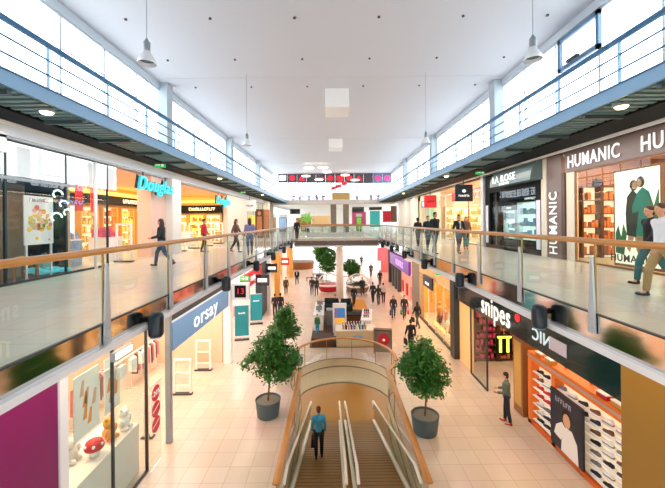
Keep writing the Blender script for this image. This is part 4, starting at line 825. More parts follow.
for i, (y, a, b_) in enumerate(((18.3,'c_gold','c_brown'), (19.4,'c_white','c_gold'), (20.6,'c_pink','c_white'), (21.6,'petal0','c_brown'))): dummy((GXR+.6, y, 0), R(90), a, b_, 'window mannequin in the golden lower right shop, %s from the dark column' % ['first','second','third','fourth'][i])
shelf('golden back wall shelf of the lower right fashion shop', (10.9, 20.5, 0), 5, 2.6, 4, 'gold_wall', 'goods_d', face=-1, glow='cream_glow', seed=150)
t = thing('window_lettering', 'pale yellow lettering band on the golden shop window', 'lettering', (GXR-.05, 19.6, .75)); scribble('lettering', 11, mat('pale_yellow', '#F6E48A', .5, emit=.6), .34, t, (0,0,0), RE, 12, .004)
room('purple_shop', 'right', GXR, 11, 25.6, 37, 0, 4.9, 'salmon', None, 'wall_cream')
struct('trim_grey_pier', bx(GXR-.05, GXR+.3, 24.2, 26.4, 0, 4.9), 'wood_grey')
t = thing('shop_sign', 'purple sign band with pale lettering over the lower right shops', 'sign', (GXR-.1, 31.2, 3.1)); bx(-.1,.1,-4.3,4.6,-.55,.6).build('panel', MATS['purple'], t); scribble('lettering', 9, mat('lilac_glow', '#C9A0F0', .5, emit=.8), .7, t, (-.1,-.5,0), RE, 13)
for i, (y, m) in enumerate(((27.6,'c_pink'), (29.4,'c_pink'), (31.2,'salmon'))):
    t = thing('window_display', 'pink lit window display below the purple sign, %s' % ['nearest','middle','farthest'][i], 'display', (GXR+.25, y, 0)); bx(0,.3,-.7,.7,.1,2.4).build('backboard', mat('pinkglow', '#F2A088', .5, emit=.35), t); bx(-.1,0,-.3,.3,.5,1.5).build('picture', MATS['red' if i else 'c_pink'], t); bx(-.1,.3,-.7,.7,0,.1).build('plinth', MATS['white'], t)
for i, y in enumerate((33.2, 34.6, 36.2, 38.5)):
    o = MB().box(-.2,.2,-.3,.3,0,4.84).build('shop_pier', MATS['dark_grey'], loc=(GXR+.32, y, 0)); tag(o, 'dark pier between far lower right shops, %s from the purple sign' % ['first','second','third','fourth'][i], 'column')
room('far_right', 'right', GXR, 11, 37, 46, 0, 4.9, 'c_pink', None)
t = thing('pink_sign', 'pink hanging panel at the far end of the lower right shops', 'sign', (GXR-.4, 40.5, 3.0)); bx(-.5,.5,-.06,.06,-.8,.8).build('panel', mat('pink_panel', '#E88C9C', .5, emit=.2), t); MB().cyl((0,0,0), .015, .8, 1.95, 6).build('rod', MATS['alu'], t)
exit_sign(onX(433, 276, GXR-.5)+Vector((0,-1.2,.35)), 'green exit sign above the dark blue sign on the lower right', .3); exit_sign(onX(244.5, 278.5, GXL+.7), 'green exit sign above the red sign band on the lower left', .3)
# ================================================================== escalators, void railing, plants, kiosk
t = thing('void_railing', 'curved glass railing with broad wooden handrail around the escalator opening', 'railing', (VC, 7.6, 0))
def Lv(o): o.location = (-VC, -7.6, 0); return o
p0 = void_path(.04, 40)
Lv(MB().tube([(x,y,1.05) for x,y in p0], .04, 8, sx=2.3).build('handrail', MATS['wood'], t, True))
seg = void_path(.03, 40); step = 5; i = 0
while i < len(seg)-1:
    s2 = seg[i:i+step+1]
    b = MB(); b.loft([[(x,y,0) for x,y in s2],[(x,y,.99) for x,y in s2]], cap=False, closed=False); Lv(b.build('glass_panel', MATS['glass_rail'], t, True))
    x, y = s2[0]; Lv(MB().cyl((x,y,0), .015, 0, 1.0, 8).build('rod', MATS['brass'], t)); i += step
Lv(MB().tube([(x,y,.02) for x,y in p0], .02, 6).build('base_rail', MATS['seam'], t))
mat('rubber', '#1A1A1C', .5); mat('step_metal', '#6E7276', .35, .7); mat('stainless', '#C4C2BA', .25, .8)
SL = .357; BZ = -3.1; YT = 8.3; YE = YT+3.1/SL
def ramp(h, y0=7.7, y1=None):
    y1 = y1 or YE; return [(y0, h), (YT, h)]+[(YT+(y1-YT)*k/8, h-SL*(y1-YT)*k/8) for k in range(1, 9)]
mat('pallet', '#7C561E', .4, .2)
def walkway(xc, label):
    t = thing('moving_walkway', label, 'moving walkway', (xc, YT, 0), 0, 'pair of moving walkways'); hw = .66
    def Le(o): o.location = (0, -YT, 0); return o
    b = MB(); b.loft([[(-hw,y,z-.06),(hw,y,z-.06),(hw,y,z-.02),(-hw,y,z-.02)] for y, z in ramp(0)])
    n = 36
    for k in range(n): y = YT+(YE-YT)*(k+.5)/n; z = -SL*(y-YT); b.box(-hw+.02, hw-.02, y-.02, y+.02, z-.03, z-.012)
    Le(b.build('pallet_belt', MATS['pallet'], t))
    b = MB(); b.loft([[(-hw-.1,y,z-.6 if y < YE-.5 else BZ),(hw+.1,y,z-.6 if y < YE-.5 else BZ),(hw+.1,y,z-.07),(-hw-.1,y,z-.07)] for y, z in ramp(0)[:-1]]); Le(b.build('truss', MATS['stainless'], t))
    for s in (-1, 1):
        x = s*(hw+.06); lo, hi = ramp(.06), ramp(.94)
        b = MB(); b.loft([[(x-.01,y,z) for y,z in lo],[(x-.01,y,z) for y,z in hi]], cap=False, closed=False); b.loft([[(x+.01,y,z) for y,z in hi],[(x+.01,y,z) for y,z in lo]], cap=False, closed=False); Le(b.build('glass_panel', MATS['glass_rail'], t))
        h = ramp(.97)+[(YE+.18, BZ+.88), (YE+.22, BZ+.7), (YE+.15, BZ+.5)]; Le(MB().tube([(x,y,z) for y,z in h], .04, 8).build('handrail', mat('hand_grey', '#DCD6C8', .4), t, True))
        b = MB(); b.loft([[(x-.05,y,z),(x+.05,y,z),(x+.05,y,z+.1),(x-.05,y,z+.1)] for y,z in ramp(-.05)]); Le(b.build('skirting', MATS['hand_grey'], t))
    return t
walkway(-.46, 'left moving walkway descending from the curved railing opening, carrying a person'); walkway(1.26, 'right moving walkway descending from the curved railing opening, empty')
# ---- plants
mat('leaf', '#3F7C2C', .45, noise=.35, nscale=5); mat('leaf_b', '#2A602C', .5); mat('leaf_c', '#4A8A34', .5); mat('trunk', '#8A6A4C', .7, noise=.2); mat('planter_grey', '#4C5F66', .5, noise=.06); mat('soil', '#8C8474', .9, noise=.4, nscale=30)
def tree(loc, clumps, trunk_h, rpot, hpot, nleaf, label, seed, ml='leaf', lsz=.1, name='potted_tree'):
    t = thing(name, label, 'tree', loc); rr = random.Random(seed)
    MB().lathe((0,0,0), [(rpot*.8,0),(rpot*.84,.03),(rpot*.98,hpot-.05),(rpot,hpot),(rpot*.93,hpot),(rpot*.9,hpot-.08)], 32, cap=True).build('planter', MATS['planter_grey'], t, True)
    MB().cyl((0,0,0), rpot*.9, hpot-.1, hpot-.06, 24).build('soil', MATS['soil'], t)
    tk = MB(); base = Vector((0,0,hpot-.08)); top = Vector((.03,.02,trunk_h)); tk.tube([base, base.lerp(top,.5)+Vector((.03,0,0)), top], [.035,.03,.026], 8)
    for c, r in clumps:
        cc = Vector(c)
        for k in range(5):
            d = Vector((rr.gauss(0,1), rr.gauss(0,1), rr.gauss(.2,.8))).normalized(); e = cc+Vector((d.x*r[0]*.75, d.y*r[0]*.75, d.z*r[1]*.75)); tk.tube([top-Vector((0,0,rr.uniform(0,.25))), top.lerp(e,.5)+Vector((0,0,.08)), e], [.02,.013,.006], 5)
    tk.build('trunk', MATS['trunk'], t, True)
    b = MB(); tot = sum(r[0]**2*r[1] for _, r in clumps)
    for c, r in clumps:
        n = int(nleaf*r[0]**2*r[1]/tot)
        twigs = []
        for k in range(max(6, n//14)):
            d = Vector((rr.gauss(0,1), rr.gauss(0,1), rr.gauss(0,1))).normalized()*(rr.random()**.28)
            twigs.append(Vector(c)+Vector((d.x*r[0], d.y*r[0], d.z*r[1])))
        for k in range(n):
            q = rr.choice(twigs); p = q+Vector((rr.gauss(0,.075), rr.gauss(0,.075), rr.gauss(0,.065)))
            a = rr.uniform(0, 6.28); el = rr.uniform(-1.0,.35); L = lsz*rr.uniform(.8,1.4); d = Vector((math.cos(a)*math.cos(el), math.sin(a)*math.cos(el), math.sin(el))); s = d.cross(Vector((0,0,1))).normalized()*L*.36; u = d.cross(s).normalized()*(-L*.12)
            m = p+d*L*.5; e = p+d*L
            b.quad(p, m+s, e, m+u); b.quad(p, m+u, e, m-s)
    b.build('foliage', MATS[ml], t)
    return t
tree((-2.4, 12.15, 0), [((.05,.1,2.4),(.6,.5)), ((.6,.1,2.15),(.55,.42)), ((-.42,0,1.95),(.45,.4)), ((.3,-.1,1.65),(.6,.3)), ((.15,.2,2.75),(.4,.3)), ((.85,.2,1.9),(.35,.3))], 1.7, .46, .6, 5600, 'potted leafy tree in a grey round planter left of the escalators', 1)
tree((-2.25, 15.4, 0), [((0,0,2.5),(.55,.45)), ((.25,0,2.05),(.5,.4)), ((-.3,.1,2.0),(.45,.4)), ((.05,0,2.9),(.35,.35))], 1.8, .46, .6, 4200, 'potted leafy tree behind the left planter, partly hidden', 2)
tree((3.0, 11.1, 0), [((0,0,2.35),(.62,.5)), ((.35,.1,1.95),(.5,.45)), ((-.4,.1,2.1),(.48,.45)), ((.05,-.1,1.6),(.55,.38)), ((-.1,.2,2.75),(.42,.35))], 1.7, .46, .6, 5600, 'potted leafy tree in a grey round planter right of the escalators', 3)
p = onZ(326, 287, 0); tree((p.x, p.y, 0), [((0,0,3.4),(1.1,.9)), ((.2,0,2.4),(.9,.8)), ((-.4,0,4.0),(.6,.5))], 2.4, .6, .6, 5000, 'tall green indoor tree left of the white central column', 4, 'leaf_c', .19)
p = onZ(351, 289, 0); tree((p.x, p.y, 0), [((0,0,2.4),(.9,.7)), ((.3,0,1.8),(.6,.5))], 1.8, .55, .6, 3200, 'green indoor tree right of the white central column', 5, 'leaf', .17)
p = onZ(322, 278, 0); tree((p.x-.3, p.y, 0), [((0,0,3.6),(.9,.8))], 2.4, .5, .5, 2200, 'yellow green tree behind the tall indoor tree', 6, 'leaf_lime', .16)
o = MB().cyl((0,0,0), .33, 0, 4.75, 24).build('round_column', MATS['wall_white'], None, True, loc=(onZ(340, 298, 0).x, 30.75, 0)); tag(o, 'white round column in the middle of the ground floor under the bridge', 'column')
# round seats
def round_seat(px, py, label, rm):
    p = onZ(px, py, 0); t = thing('round_bench', label, 'bench', (p.x, p.y, 0)); 
    MB().lathe((0,0,0), [(.8,.1),(.97,.25),(1.1,.6),(1.12,.74),(1.0,.74)], 28).build('shell', MATS[rm], t, True); MB().lathe((0,0,0), [(.7,0),(.86,0),(.9,.12),(.8,.14)], 28).build('base_ring', MATS['white'], t, True); MB().lathe((0,0,0), [(1.08,.7),(1.18,.7),(1.18,.84),(1.04,.84),(1.0,.78)], 28, cap=False).build('rim', MATS['white'], t, True); MB().lathe((0,0,0), [(1.0,.5),(1.02,.72),(.6,.78),(.1,.78)], 28).build('cushion', MATS[rm], t, True)
    b = MB(); b.tube([(1.1*math.cos(a), 0.3, .8+1.0*math.sin(a)) for a in [math.pi*k/14 for k in range(15)]], .06, 8); b.build('arch', MATS['white'], t, True)
    return p
p = round_seat(329, 292, 'white round bench with a red seat left of the central column', 'red'); p = round_seat(358, 293, 'white round bench with a palm right of the central column', 'soil')
t = thing('palm', 'palm plant growing in the right round white bench', 'plant', (p.x, p.y, .78)); rr = random.Random(8); b = MB()
for k in range(34):
    a = rr.uniform(0,6.28); L = rr.uniform(.7,1.4); el = rr.uniform(.1,1.2); d = Vector((math.cos(a), math.sin(a), 0)); s = Vector((-d.y, d.x, 0))*.09; prev = Vector((0,0,.05)); pts = []
    for q in range(5): u = q/4; pts.append(d*L*u*math.cos(el*.6)+Vector((0,0,.05+L*(u*math.sin(el)-.45*u*u))))
    for q in range(4): w0 = math.sin(math.pi*min(.95,(q+.25)/4.2)); w1 = math.sin(math.pi*min(.97,(q+1.25)/4.4)); b.quad(pts[q]-s*w0, pts[q]+s*w0, pts[q+1]+s*w1, pts[q+1]-s*w1)
b.build('fronds', MATS['leaf_b'], t); MB().cyl((0,0,0), .09, 0, .2, 8).build('trunk', MATS['trunk'], t)
# ---- kiosk
o = bx(-1.35, 2.45, 18.6, 26.5, .0, .012).build('floor_mat', mat('mat_brown', '#4A342C', .6)); tag(o, 'dark brown kiosk floor mat behind the curved railing', 'mat')
o = bx(.9, 2.75, 26.6, 30, 0, .012).build('floor_mat', mat('mat_orange', '#C98A2E', .6)); tag(o, 'orange ochre floor mat behind the kiosk', 'mat')
t = thing('kiosk_counter', 'cream front counter of the kiosk facing the curved railing', 'counter', (1.2, 19.2, 0.012)); bx(-1.05,1.15,-.55,.45,0,.86).build('body', MATS['beige_panel'], t); bx(-1.1,1.2,-.6,.5,.86,.92).build('countertop', MATS['wall_cream'], t); MB().quad(*[(.15+.3*math.cos(a), -.553, .55+.12*math.sin(a)) for a in [q*.4 for q in range(16)]]).build('logo', mat('logo_blue', '#8FB8D8', .5), t)
bcol = ['c_gold','c_blue','banner_teal','c_navy','c_grey','c_blue','c_pink','c_white']
def bottle():
    t = thing('bottle', 'small bottle in the two rows on the cream kiosk counter', 'bottle', (0,0,0), 0, 'bottles on the kiosk counter'); MB().lathe((0,0,0), [(.05,0),(.055,.02),(.055,.2),(.03,.26)], 10).build('body', MATS['c_blue'], t, True); MB().lathe((0,0,0), [(.025,.25),(.025,.32)], 8).build('cap', MATS['white'], t); return t
protos = {}
cn = {'c_gold':'golden','c_blue':'blue','banner_teal':'teal','c_navy':'navy','c_grey':'grey','c_pink':'pink','c_white':'white'}
for r_ in range(2):
    for k in range(9):
        c = bcol[(k*3+r_*2) % 8]; loc = (.55+k*.155, 18.85+.42*r_, .932); lab = '%s bottle on the cream kiosk counter, %s row, %s from the left' % (cn[c], 'front' if r_ == 0 else 'back', ['first','second','third','fourth','fifth','sixth','seventh','eighth','ninth'][k])
        if c not in protos:
            t = bottle(); t.location = loc; t['label'] = lab; t.children[0].data.materials[0] = MATS[c]; protos[c] = t
        else: clone(protos[c], loc, None, lab)
t = thing('totem_display', 'white totem with a colourful poster at the kiosk', 'display', (.38, 20.6, .012)); MB().loft([[(-.42,-.15,0),(.42,-.15,0),(.42,.2,0),(-.42,.2,0)],[(-.42,-.12,1.95),(.42,-.12,1.95),(.42,.1,1.95),(-.42,.1,1.95)]]).build('body', MATS['white'], t)
for z0, z1, x0, x1, m in ((1.1,1.7,-.32,-.1,'lilac'), (1.1,1.7,-.1,.32,'logo_b2'), (.75,1.1,-.32,.32,'peach_glow'), (.35,.55,-.2,.05,'c_navy')):
    mat('logo_b2', '#3A78B8', .5, emit=.4); MB().quad((x0,-.16,z0),(x1,-.16,z0),(x1,-.15,z1),(x0,-.15,z1)).build('print', MATS[m], t)
MB().quad(*[(.05+.2*math.cos(a), -.165, .95+.16*math.sin(a)) for a in [q*.45 for q in range(14)]]).build('print', mat('sun_yellow', '#F8B020', .5, emit=.5), t)
def counter(name, label, cx, cy, lx, ly, h, mb, mt, rz=0, z=.012):
    t = thing(name, label, 'counter', (cx, cy, z), rz); bx(-lx/2,lx/2,-ly/2,ly/2,0,h).build('body', MATS[mb], t); bx(-lx/2-.03,lx/2+.03,-ly/2-.03,ly/2+.03,h,h+.04).build('countertop', MATS[mt], t); return t
counter('kiosk_counter', 'white side counter on the left edge of the kiosk', -.98, 23.2, .62, 3.4, .95, 'wall_white', 'alu'); counter('kiosk_counter', 'white side counter on the right edge of the kiosk', 2.15, 21.6, .6, 2.6, .95, 'wall_white', 'white', R(-8))
counter('kiosk_desk', 'dark brown desk in the middle of the kiosk', 1.25, 22.4, 1.2, .8, .8, 'wood_dark', 'black'); counter('kiosk_cabinet', 'grey drawer cabinet behind the left kiosk counter', -.2, 22.8, .5, .6, 1.0, 'c_grey', 'alu_dark'); counter('kiosk_cabinet', 'low dark brown cabinet at the front left of the kiosk', -.62, 19.1, 1.2, .9, .45, 'wood_dark', 'mat_brown')
for i, (x, y) in enumerate(((-.95, 22.4), (-.95, 23.9))):
    t = thing('monitor', 'thin grey screen on the left kiosk counter, %s' % ('nearer one' if i == 0 else 'farther one'), 'screen', (x, y, 1.003)); bx(-.2,.2,-.02,.02,.08,.36).build('screen', MATS['c_grey'], t); bx(-.03,.03,-.02,.02,0,.1).build('stand', MATS['black'], t); bx(-.1,.1,-.07,.07,0,.015).build('foot', MATS['black'], t)
for i, (x, y, m) in enumerate(((2.05, 21.0, 'c_grey'), (2.15, 21.7, 'goods_b'), (2.2, 22.3, 'c_navy'))):
    t = thing('product_tray', '%s display tray on the right kiosk counter' % ['grey','pinkish','navy'][i], 'tray', (x, y, 1.003)); bx(-.2,.2,-.2,.2,0,.04).build('tray', MATS['alu'], t); b = MB()
    for a in range(3):
        for c in range(3): b.box(-.16+a*.12,-.08+a*.12,-.16+c*.12,-.08+c*.12,.04,.12)
    b.build('goods', MATS[m], t, kind='stuff')
for i, (x, y, m) in enumerate(((-.3, 26.6, 'teal_dark'), (1.0, 26.3, 'teal_dark'))):
    t = thing('armchair', 'dark green armchair behind the kiosk, %s' % ('left one' if i == 0 else 'right one'), 'chair', (x, y, .0 if y > 26.5 else .012)); bx(-.4,.4,-.4,.4,.08,.42).build('seat', MATS[m], t); bx(-.4,.4,.28,.42,.42,.85).build('backrest', MATS[m], t)
    for s in (-1,1): bx(s*.42-.07,s*.42+.07,-.4,.4,.08,.6).build('armrest', MATS[m], t)
    for sx in (-1,1):
        for sy in (-1,1): bx(sx*.34-.03,sx*.34+.03,sy*.34-.03,sy*.34+.03,0,.08).build('leg', MATS['black'], t)
# red display box
p = onZ(383, 353, 0); t = thing('poster_cube', 'glass sided stand with a red poster right of the curved railing', 'display', (p.x, p.y, 0), R(-10)); 
for s in (-1,1): bx(s*.46-.02,s*.46+.02,-.15,.15,0,1.25).build('frame', MATS['wood_mid'], t)
bx(-.44,.44,-.02,.02,.05,1.22).build('board', MATS['wood_grey'], t); MB().quad(*[(.05+.3*math.cos(a), -.025, .72+.33*math.sin(a)) for a in [q*.45 for q in range(14)]]).build('print', MATS['red'], t); MB().quad(*[(.05+.07*math.cos(a), -.03, .7+.07*math.sin(a)) for a in [q*.6 for q in range(10)]]).build('print', MATS['letter_white'], t); bx(-.48,.48,-.17,.17,1.22,1.27).build('top', MATS['wood_dark'], t)
# far cafe on the ground floor
p = onZ(301, 268, 0); t = thing('cafe_counter', 'round wooden cafe counter far away on the left of the ground floor', 'counter', p); MB().lathe((0,0,0), [(1.9,0),(2.0,1.0),(2.1,1.05)], 24).build('body', MATS['wood_mid'], t, True); MB().lathe((0,0,0), [(2.1,1.05),(1.2,1.06)], 24).build('countertop', MATS['wood_dark'], t)
for i, (px, py) in enumerate(((312, 281), (318, 277), (345, 280))):
    p = onZ(px, py, 0); t = thing('wooden_bench', 'small wooden bench near the indoor trees, %s' % ['nearest left','farther left','right of the column'][i], 'bench', p); bx(-.7,.7,-.25,.25,.38,.45).build('seat', MATS['wood_mid'], t)
    for s in (-1,1): bx(s*.6-.04,s*.6+.04,-.2,.2,0,.38).build('leg', MATS['wood_dark'], t)
# ================================================================== people
DG = None
def remesh(mb, vox, name, m, parent, smooth=4):
    me = bpy.data.meshes.new('tmp'); me.from_pydata([tuple(p) for p in mb.v], [], mb.f); me.update()
    o = bpy.data.objects.new('tmp', me); COL.objects.link(o)
    md = o.modifiers.new('r', 'REMESH'); md.mode = 'VOXEL'; md.voxel_size = vox; md.use_smooth_shade = True
    if smooth: sm = o.modifiers.new('s', 'SMOOTH'); sm.iterations = smooth; sm.factor = .5
    dg = bpy.context.evaluated_depsgraph_get(); dg.update()
    res = bpy.data.meshes.new_from_object(o.evaluated_get(dg)); bpy.data.objects.remove(o); bpy.data.meshes.remove(me)
    res.name = name; res.materials.clear(); res.materials.append(MATS[m])
    for p in res.polygons: p.use_smooth = True
    q = bpy.data.objects.new(name, res); COL.objects.link(q); q.parent = parent
    return q
def cloth(h):
    n = 'cloth_'+h.strip('#'); mat(n, h, .75); return n
def rotx(v, a):   # swing in the y/z plane, positive swings forward (+y)
    c, s = math.cos(a), math.sin(a); return Vector((v[0], v[1]*c-v[2]*s, v[2]*c+v[1]*s))
def swing(L, a, x=0): return Vector((x, L*math.sin(a), -L*math.cos(a)))
def person(loc, head, label, top='#1E2228', trs='#2A3142', hair='hair_dark', H=1.75, stride=.35, near=False, longhair=False, coat=0, arms='swing', skin='skin', shoes='#1A1A1C', shirt=None, group=None, sit=False, slim=1.0, skirt=None):
    t = thing('person', label, 'person', loc, R(head), group)
    k = H/1.75; vb = .013 if near else .022; vc = .014 if near else .024
    a = stride; T = .44; S = .42
    if sit:
        th = [(1.5, .05), (1.45, 0)]
    else: th = [(a, a*.25), (-a*.75, -a*.75-.35*min(1, a*2))]
    low = 0; J = {}
    for i, s in enumerate((1, -1)):
        hip = Vector((s*.092, 0, 0)); knee = hip+swing(T, th[i][0], s*.01); ank = knee+swing(S, th[i][1], 0)
        J[s] = [hip, knee, ank]
    low = min(J[1][2].z, J[-1][2].z)-.075
    pz = -low
    for s in J: J[s] = [q+Vector((0,0,pz)) for q in J[s]]
    lean = .06 if not sit else 0
    W = lambda x, y, z: Vector((x, y+lean*(z-0)*.4, z+pz))
    pel = W(0,0,.02); waist = W(0,.01,.2); chest = W(0,0,.40); neck0 = W(0,-.005,.545); neck1 = W(0,.012,.63); hc = W(0,.02,.72)
    sh = {s: W(s*.175*slim, -.005, .49) for s in (1,-1)}
    A = {}
    for i, s in enumerate((1,-1)):
        sw = -a*.9 if i == 0 else a*.9
        if arms == 'bent' or (arms == 'carry' and s == 1): ua, fa = .1, 1.35
        elif arms == 'pocket': ua, fa = -.25, .35
        elif arms == 'phone' and s == 1: ua, fa = .35, 2.1
        else: ua, fa = sw, sw+.28
        el = sh[s]+swing(.28, ua, s*.045); wr = el+swing(.245, fa, -s*.03 if arms in ('pocket','bent') else 0); A[s] = [sh[s], el, wr, fa]
    sc = lambda v: v*k
    # ---- body
    b = MB()
    def C(p0, r0, p1, r1, g=0): b.cap(sc(p0), (r0+g)*k, sc(p1), (r1+g)*k, 10)
    C(pel, .115, waist, .105); C(waist, .105, chest, .12); C(chest+Vector((.06,0,.02)), .09, chest-Vector((.06,0,-.02)), .09)
    C(sh[1], .055, sh[-1], .055); C(neck0, .055, neck1, .05)
    b.ell(sc(hc+Vector((0,.0,.02))), .076*k, .095*k, .105*k, 14, 10); b.ell(sc(hc+Vector((0,.025,-.05))), .058*k, .065*k, .06*k, 12, 8)
    b.ell(sc(hc+Vector((0,.1,-.015))), .014*k, .02*k, .024*k, 8, 6)
    for s in (1,-1): b.ell(sc(hc+Vector((s*.078,-.005,-.005))), .012*k, .02*k, .03*k, 8, 6)
    for s in (1,-1):
        h, kn, an = J[s]; C(h, .085, kn, .055); C(kn, .055, an, .04); C(an, .04, an+Vector((0,.13,-.04)), .03)
        p0, e0, w0, fa = A[s]; C(p0, .05, e0, .04); C(e0, .04, w0, .028)
        d = (w0-e0).normalized(); side = Vector((0, 1, 0)); side = (side-d*side.dot(d)).normalized()
        pc = w0+d*.05; C(w0+d*.02-side*.018, .02, w0+d*.08-side*.022, .018); C(w0+d*.02+side*.018, .02, w0+d*.08+side*.022, .018)
        inw = Vector((-s,0,0))
        for q, (off, L) in enumerate(((-.032,.055),(-.011,.068),(.011,.072),(.032,.062))):
            m0 = w0+d*.085+side*off; m1 = m0+d*L*.55+inw*.006; m2 = m1+d*L*.4+inw*.022; C(m0, .0095, m1, .009); C(m1, .009, m2, .008)
        C(w0+d*.03+side*.03, .011, w0+d*.075+side*.06, .009); C(w0+d*.075+side*.06, .009, w0+d*.1+side*.062+inw*.012, .008)
    remesh(b, vb, 'body', skin, t, 2)
    # ---- trousers
    b = MB(); C(pel+Vector((0,0,.0)), .135, waist-Vector((0,0,.06)), .125)
    for s in (1,-1):
        h, kn, an = J[s]; C(h, .1, kn, .072); C(kn, .072, an+(kn-an)*.12, .06)
    remesh(b, vc, 'trousers', cloth(trs), t)
    # ---- shoes
    for s in (1,-1):
        kn, an = J[s][1], J[s][2]; d = (an-kn).normalized(); fwd = Vector((0, -d.z, d.y)) if not sit else Vector((0,1,0)); fwd = Vector((0,1,0)).lerp(fwd, .6).normalized(); dn = -fwd.cross(Vector((1,0,0))).normalized(); dn = dn if dn.z < 0 else -dn
        b = MB(); heel = an+dn*.045-fwd*.03; C(heel, .036, heel+fwd*.09+Vector((0,0,.0)), .038); C(heel+fwd*.09, .038, heel+fwd*.19, .03); C(an, .045, heel, .036)
        remesh(b, vc*.8, 'shoe', cloth(shoes), t)
    # ---- top
    b = MB(); lowz = waist.lerp(pel, .75 if not coat else 1.0)
    C(lowz, .142 if not coat else .15, waist, .128); C(waist, .128, chest, .138); C(chest+Vector((.065,0,.02)), .105, chest-Vector((.065,0,-.02)), .105); C(sh[1], .07, sh[-1], .07); C(neck0-Vector((0,0,.03)), .085, neck0+Vector((0,0,.02)), .062)
    if coat:
        for s in (1,-1): C(lowz+Vector((s*.03,0,0)), .14, pel.lerp(J[s][1], coat), .125)
    for s in (1,-1):
        p0, e0, w0, fa = A[s]; C(p0, .072, e0, .058); C(e0, .058, e0.lerp(w0, .93), .045)
    remesh(b, vc, 'jacket', cloth(top), t)
    if shirt:
        b = MB(); C(chest+Vector((0,.075,.09)), .062, waist+Vector((0,.085,.02)), .055); remesh(b, vc, 'shirt', cloth(shirt), t)
    # ---- hair
    b = MB(); c0 = hc+Vector((0,-.014,.045)); b.ell(sc(c0), .086*k, .1*k, .094*k, 12, 8); b.ell(sc(hc+Vector((0,-.05,-.01))), .075*k, .062*k, .085*k, 12, 8)
    if longhair: C(hc+Vector((0,-.06,-.03)), .075, hc+Vector((0,-.075,-.2)), .06); C(hc+Vector((.06,-.02,0)), .03, hc+Vector((.065,0,-.16)), .03); C(hc+Vector((-.06,-.02,0)), .03, hc+Vector((-.065,0,-.16)), .03)
    remesh(b, vb, 'hair', hair, t, 2)
    if near:
        for s in (1,-1): b = MB(); b.ell(sc(hc+Vector((s*.03,.093,.012))), .011*k, .006*k, .007*k, 8, 6); b.build('eye', MATS['c_black'], t, True)
        b = MB(); b.ell(sc(hc+Vector((0,.088,-.062))), .022*k, .008*k, .006*k, 8, 6); b.build('mouth', mat('lip', '#A85A50', .5), t, True)
    t['hand'] = [*(sc(A[1][2]+Vector((0,0,-.1))))]; t['hand2'] = [*(sc(A[-1][2]+Vector((0,0,-.1))))]
    return t
def hand_world(t, which='hand'):
    v = Vector(t[which]); a = t.rotation_euler.z
    return Vector(t.location)+Vector((v.x*math.cos(a)-v.y*math.sin(a), v.x*math.sin(a)+v.y*math.cos(a), v.z))
def bag(p, which, label, m, w=.3, h=.32, d=.1):
    q = hand_world(p, which); t = thing('handbag', label, 'bag', q, p.rotation_euler.z)
    MB().loft([[(-d/2,-w/2,-h-.14),(d/2,-w/2,-h-.14),(d/2,w/2,-h-.14),(-d/2,w/2,-h-.14)],[(-d/2*.7,-w/2*.9,-.14),(d/2*.7,-w/2*.9,-.14),(d/2*.7,w/2*.9,-.14),(-d/2*.7,w/2*.9,-.14)]]).build('body', MATS[m], t)
    MB().tube([(0,-w*.3,-.14),(0,-w*.2,-.03),(0,0,.02),(0,w*.2,-.03),(0,w*.3,-.14)], .012, 6).build('handle', MATS[m], t)
def gnd(px, py, z=0): return onZ(px, py, z)
# gallery right, near pair
G = GF
person(gnd(652, 285, G), 82, 'person in a black jacket and teal jeans walking at the right edge', '#15161A', '#2E6A72', 'hair_brown', 1.8, .42, True, shoes='#2A2A34')
person(gnd(664, 297, G), 82, 'person in a white t-shirt and khaki trousers walking at the right edge', '#E4E6EC', '#B99A6C', 'hair_brown', 1.8, .42, True, shoes='#2C3444')
# gallery left woman
person(gnd(162, 266, G), 95, 'person in a dark jacket and jeans striding past the white column', '#20242C', '#2D5578', 'hair_brown', 1.68, .5, True, True, arms='bent')
# red coat etc.
person(gnd(204, 252, G), -90, 'person in a red jacket beside the perfumery gates', '#D02840', '#3A3A44', 'hair_dark', 1.68, .2)
person(gnd(236, 252, G), -100, 'person with a brown jacket walking at the cream wall', '#7A5648', '#24242A', 'hair_brown', 1.68, .4, longhair=True)
person(gnd(250, 255, G), 20, 'person in a lilac top and blue trousers beyond the cream wall', '#8C86B8', '#33608C', 'hair_brown', 1.68, .3, longhair=True)
person(gnd(297, 240, G), 200, 'person in black at the far end of the left gallery', '#16181C', '#22242A', 'hair_dark', 1.72, .2)
# gallery right
r1 = person(gnd(435, 253.6, G), 205, 'tall person in a dark blue coat on the right gallery facing the camera', '#182430', '#2A4A5E', 'hair_dark', 1.86, .25, True, coat=.25, arms='pocket')
person(gnd(428, 250, G), 190, 'person in a dark jacket half hidden behind the tall person', '#1C2A3A', '#30485C', 'hair_dark', 1.74, .3)
person(gnd(418, 246, G), 10, 'person in a black jacket on the right gallery left of the tall person', '#17181E', '#3A4A5C', 'hair_dark', 1.66, .25)
r4 = person(gnd(459, 253, G), 190, 'person in an open dark jacket over a pale shirt near the black shop', '#1D222A', '#4A5A6A', 'hair_brown', 1.76, .3, True, shirt='#C8CCD2')
bag(r4, 'hand2', 'teal bag carried by the person near the black shop', 'teal')
person(gnd(466, 249, G), 170, 'person in a brown top behind the person with the teal bag', '#8A5A48', '#7A4038', 'hair_brown', 1.68, .25, longhair=True)
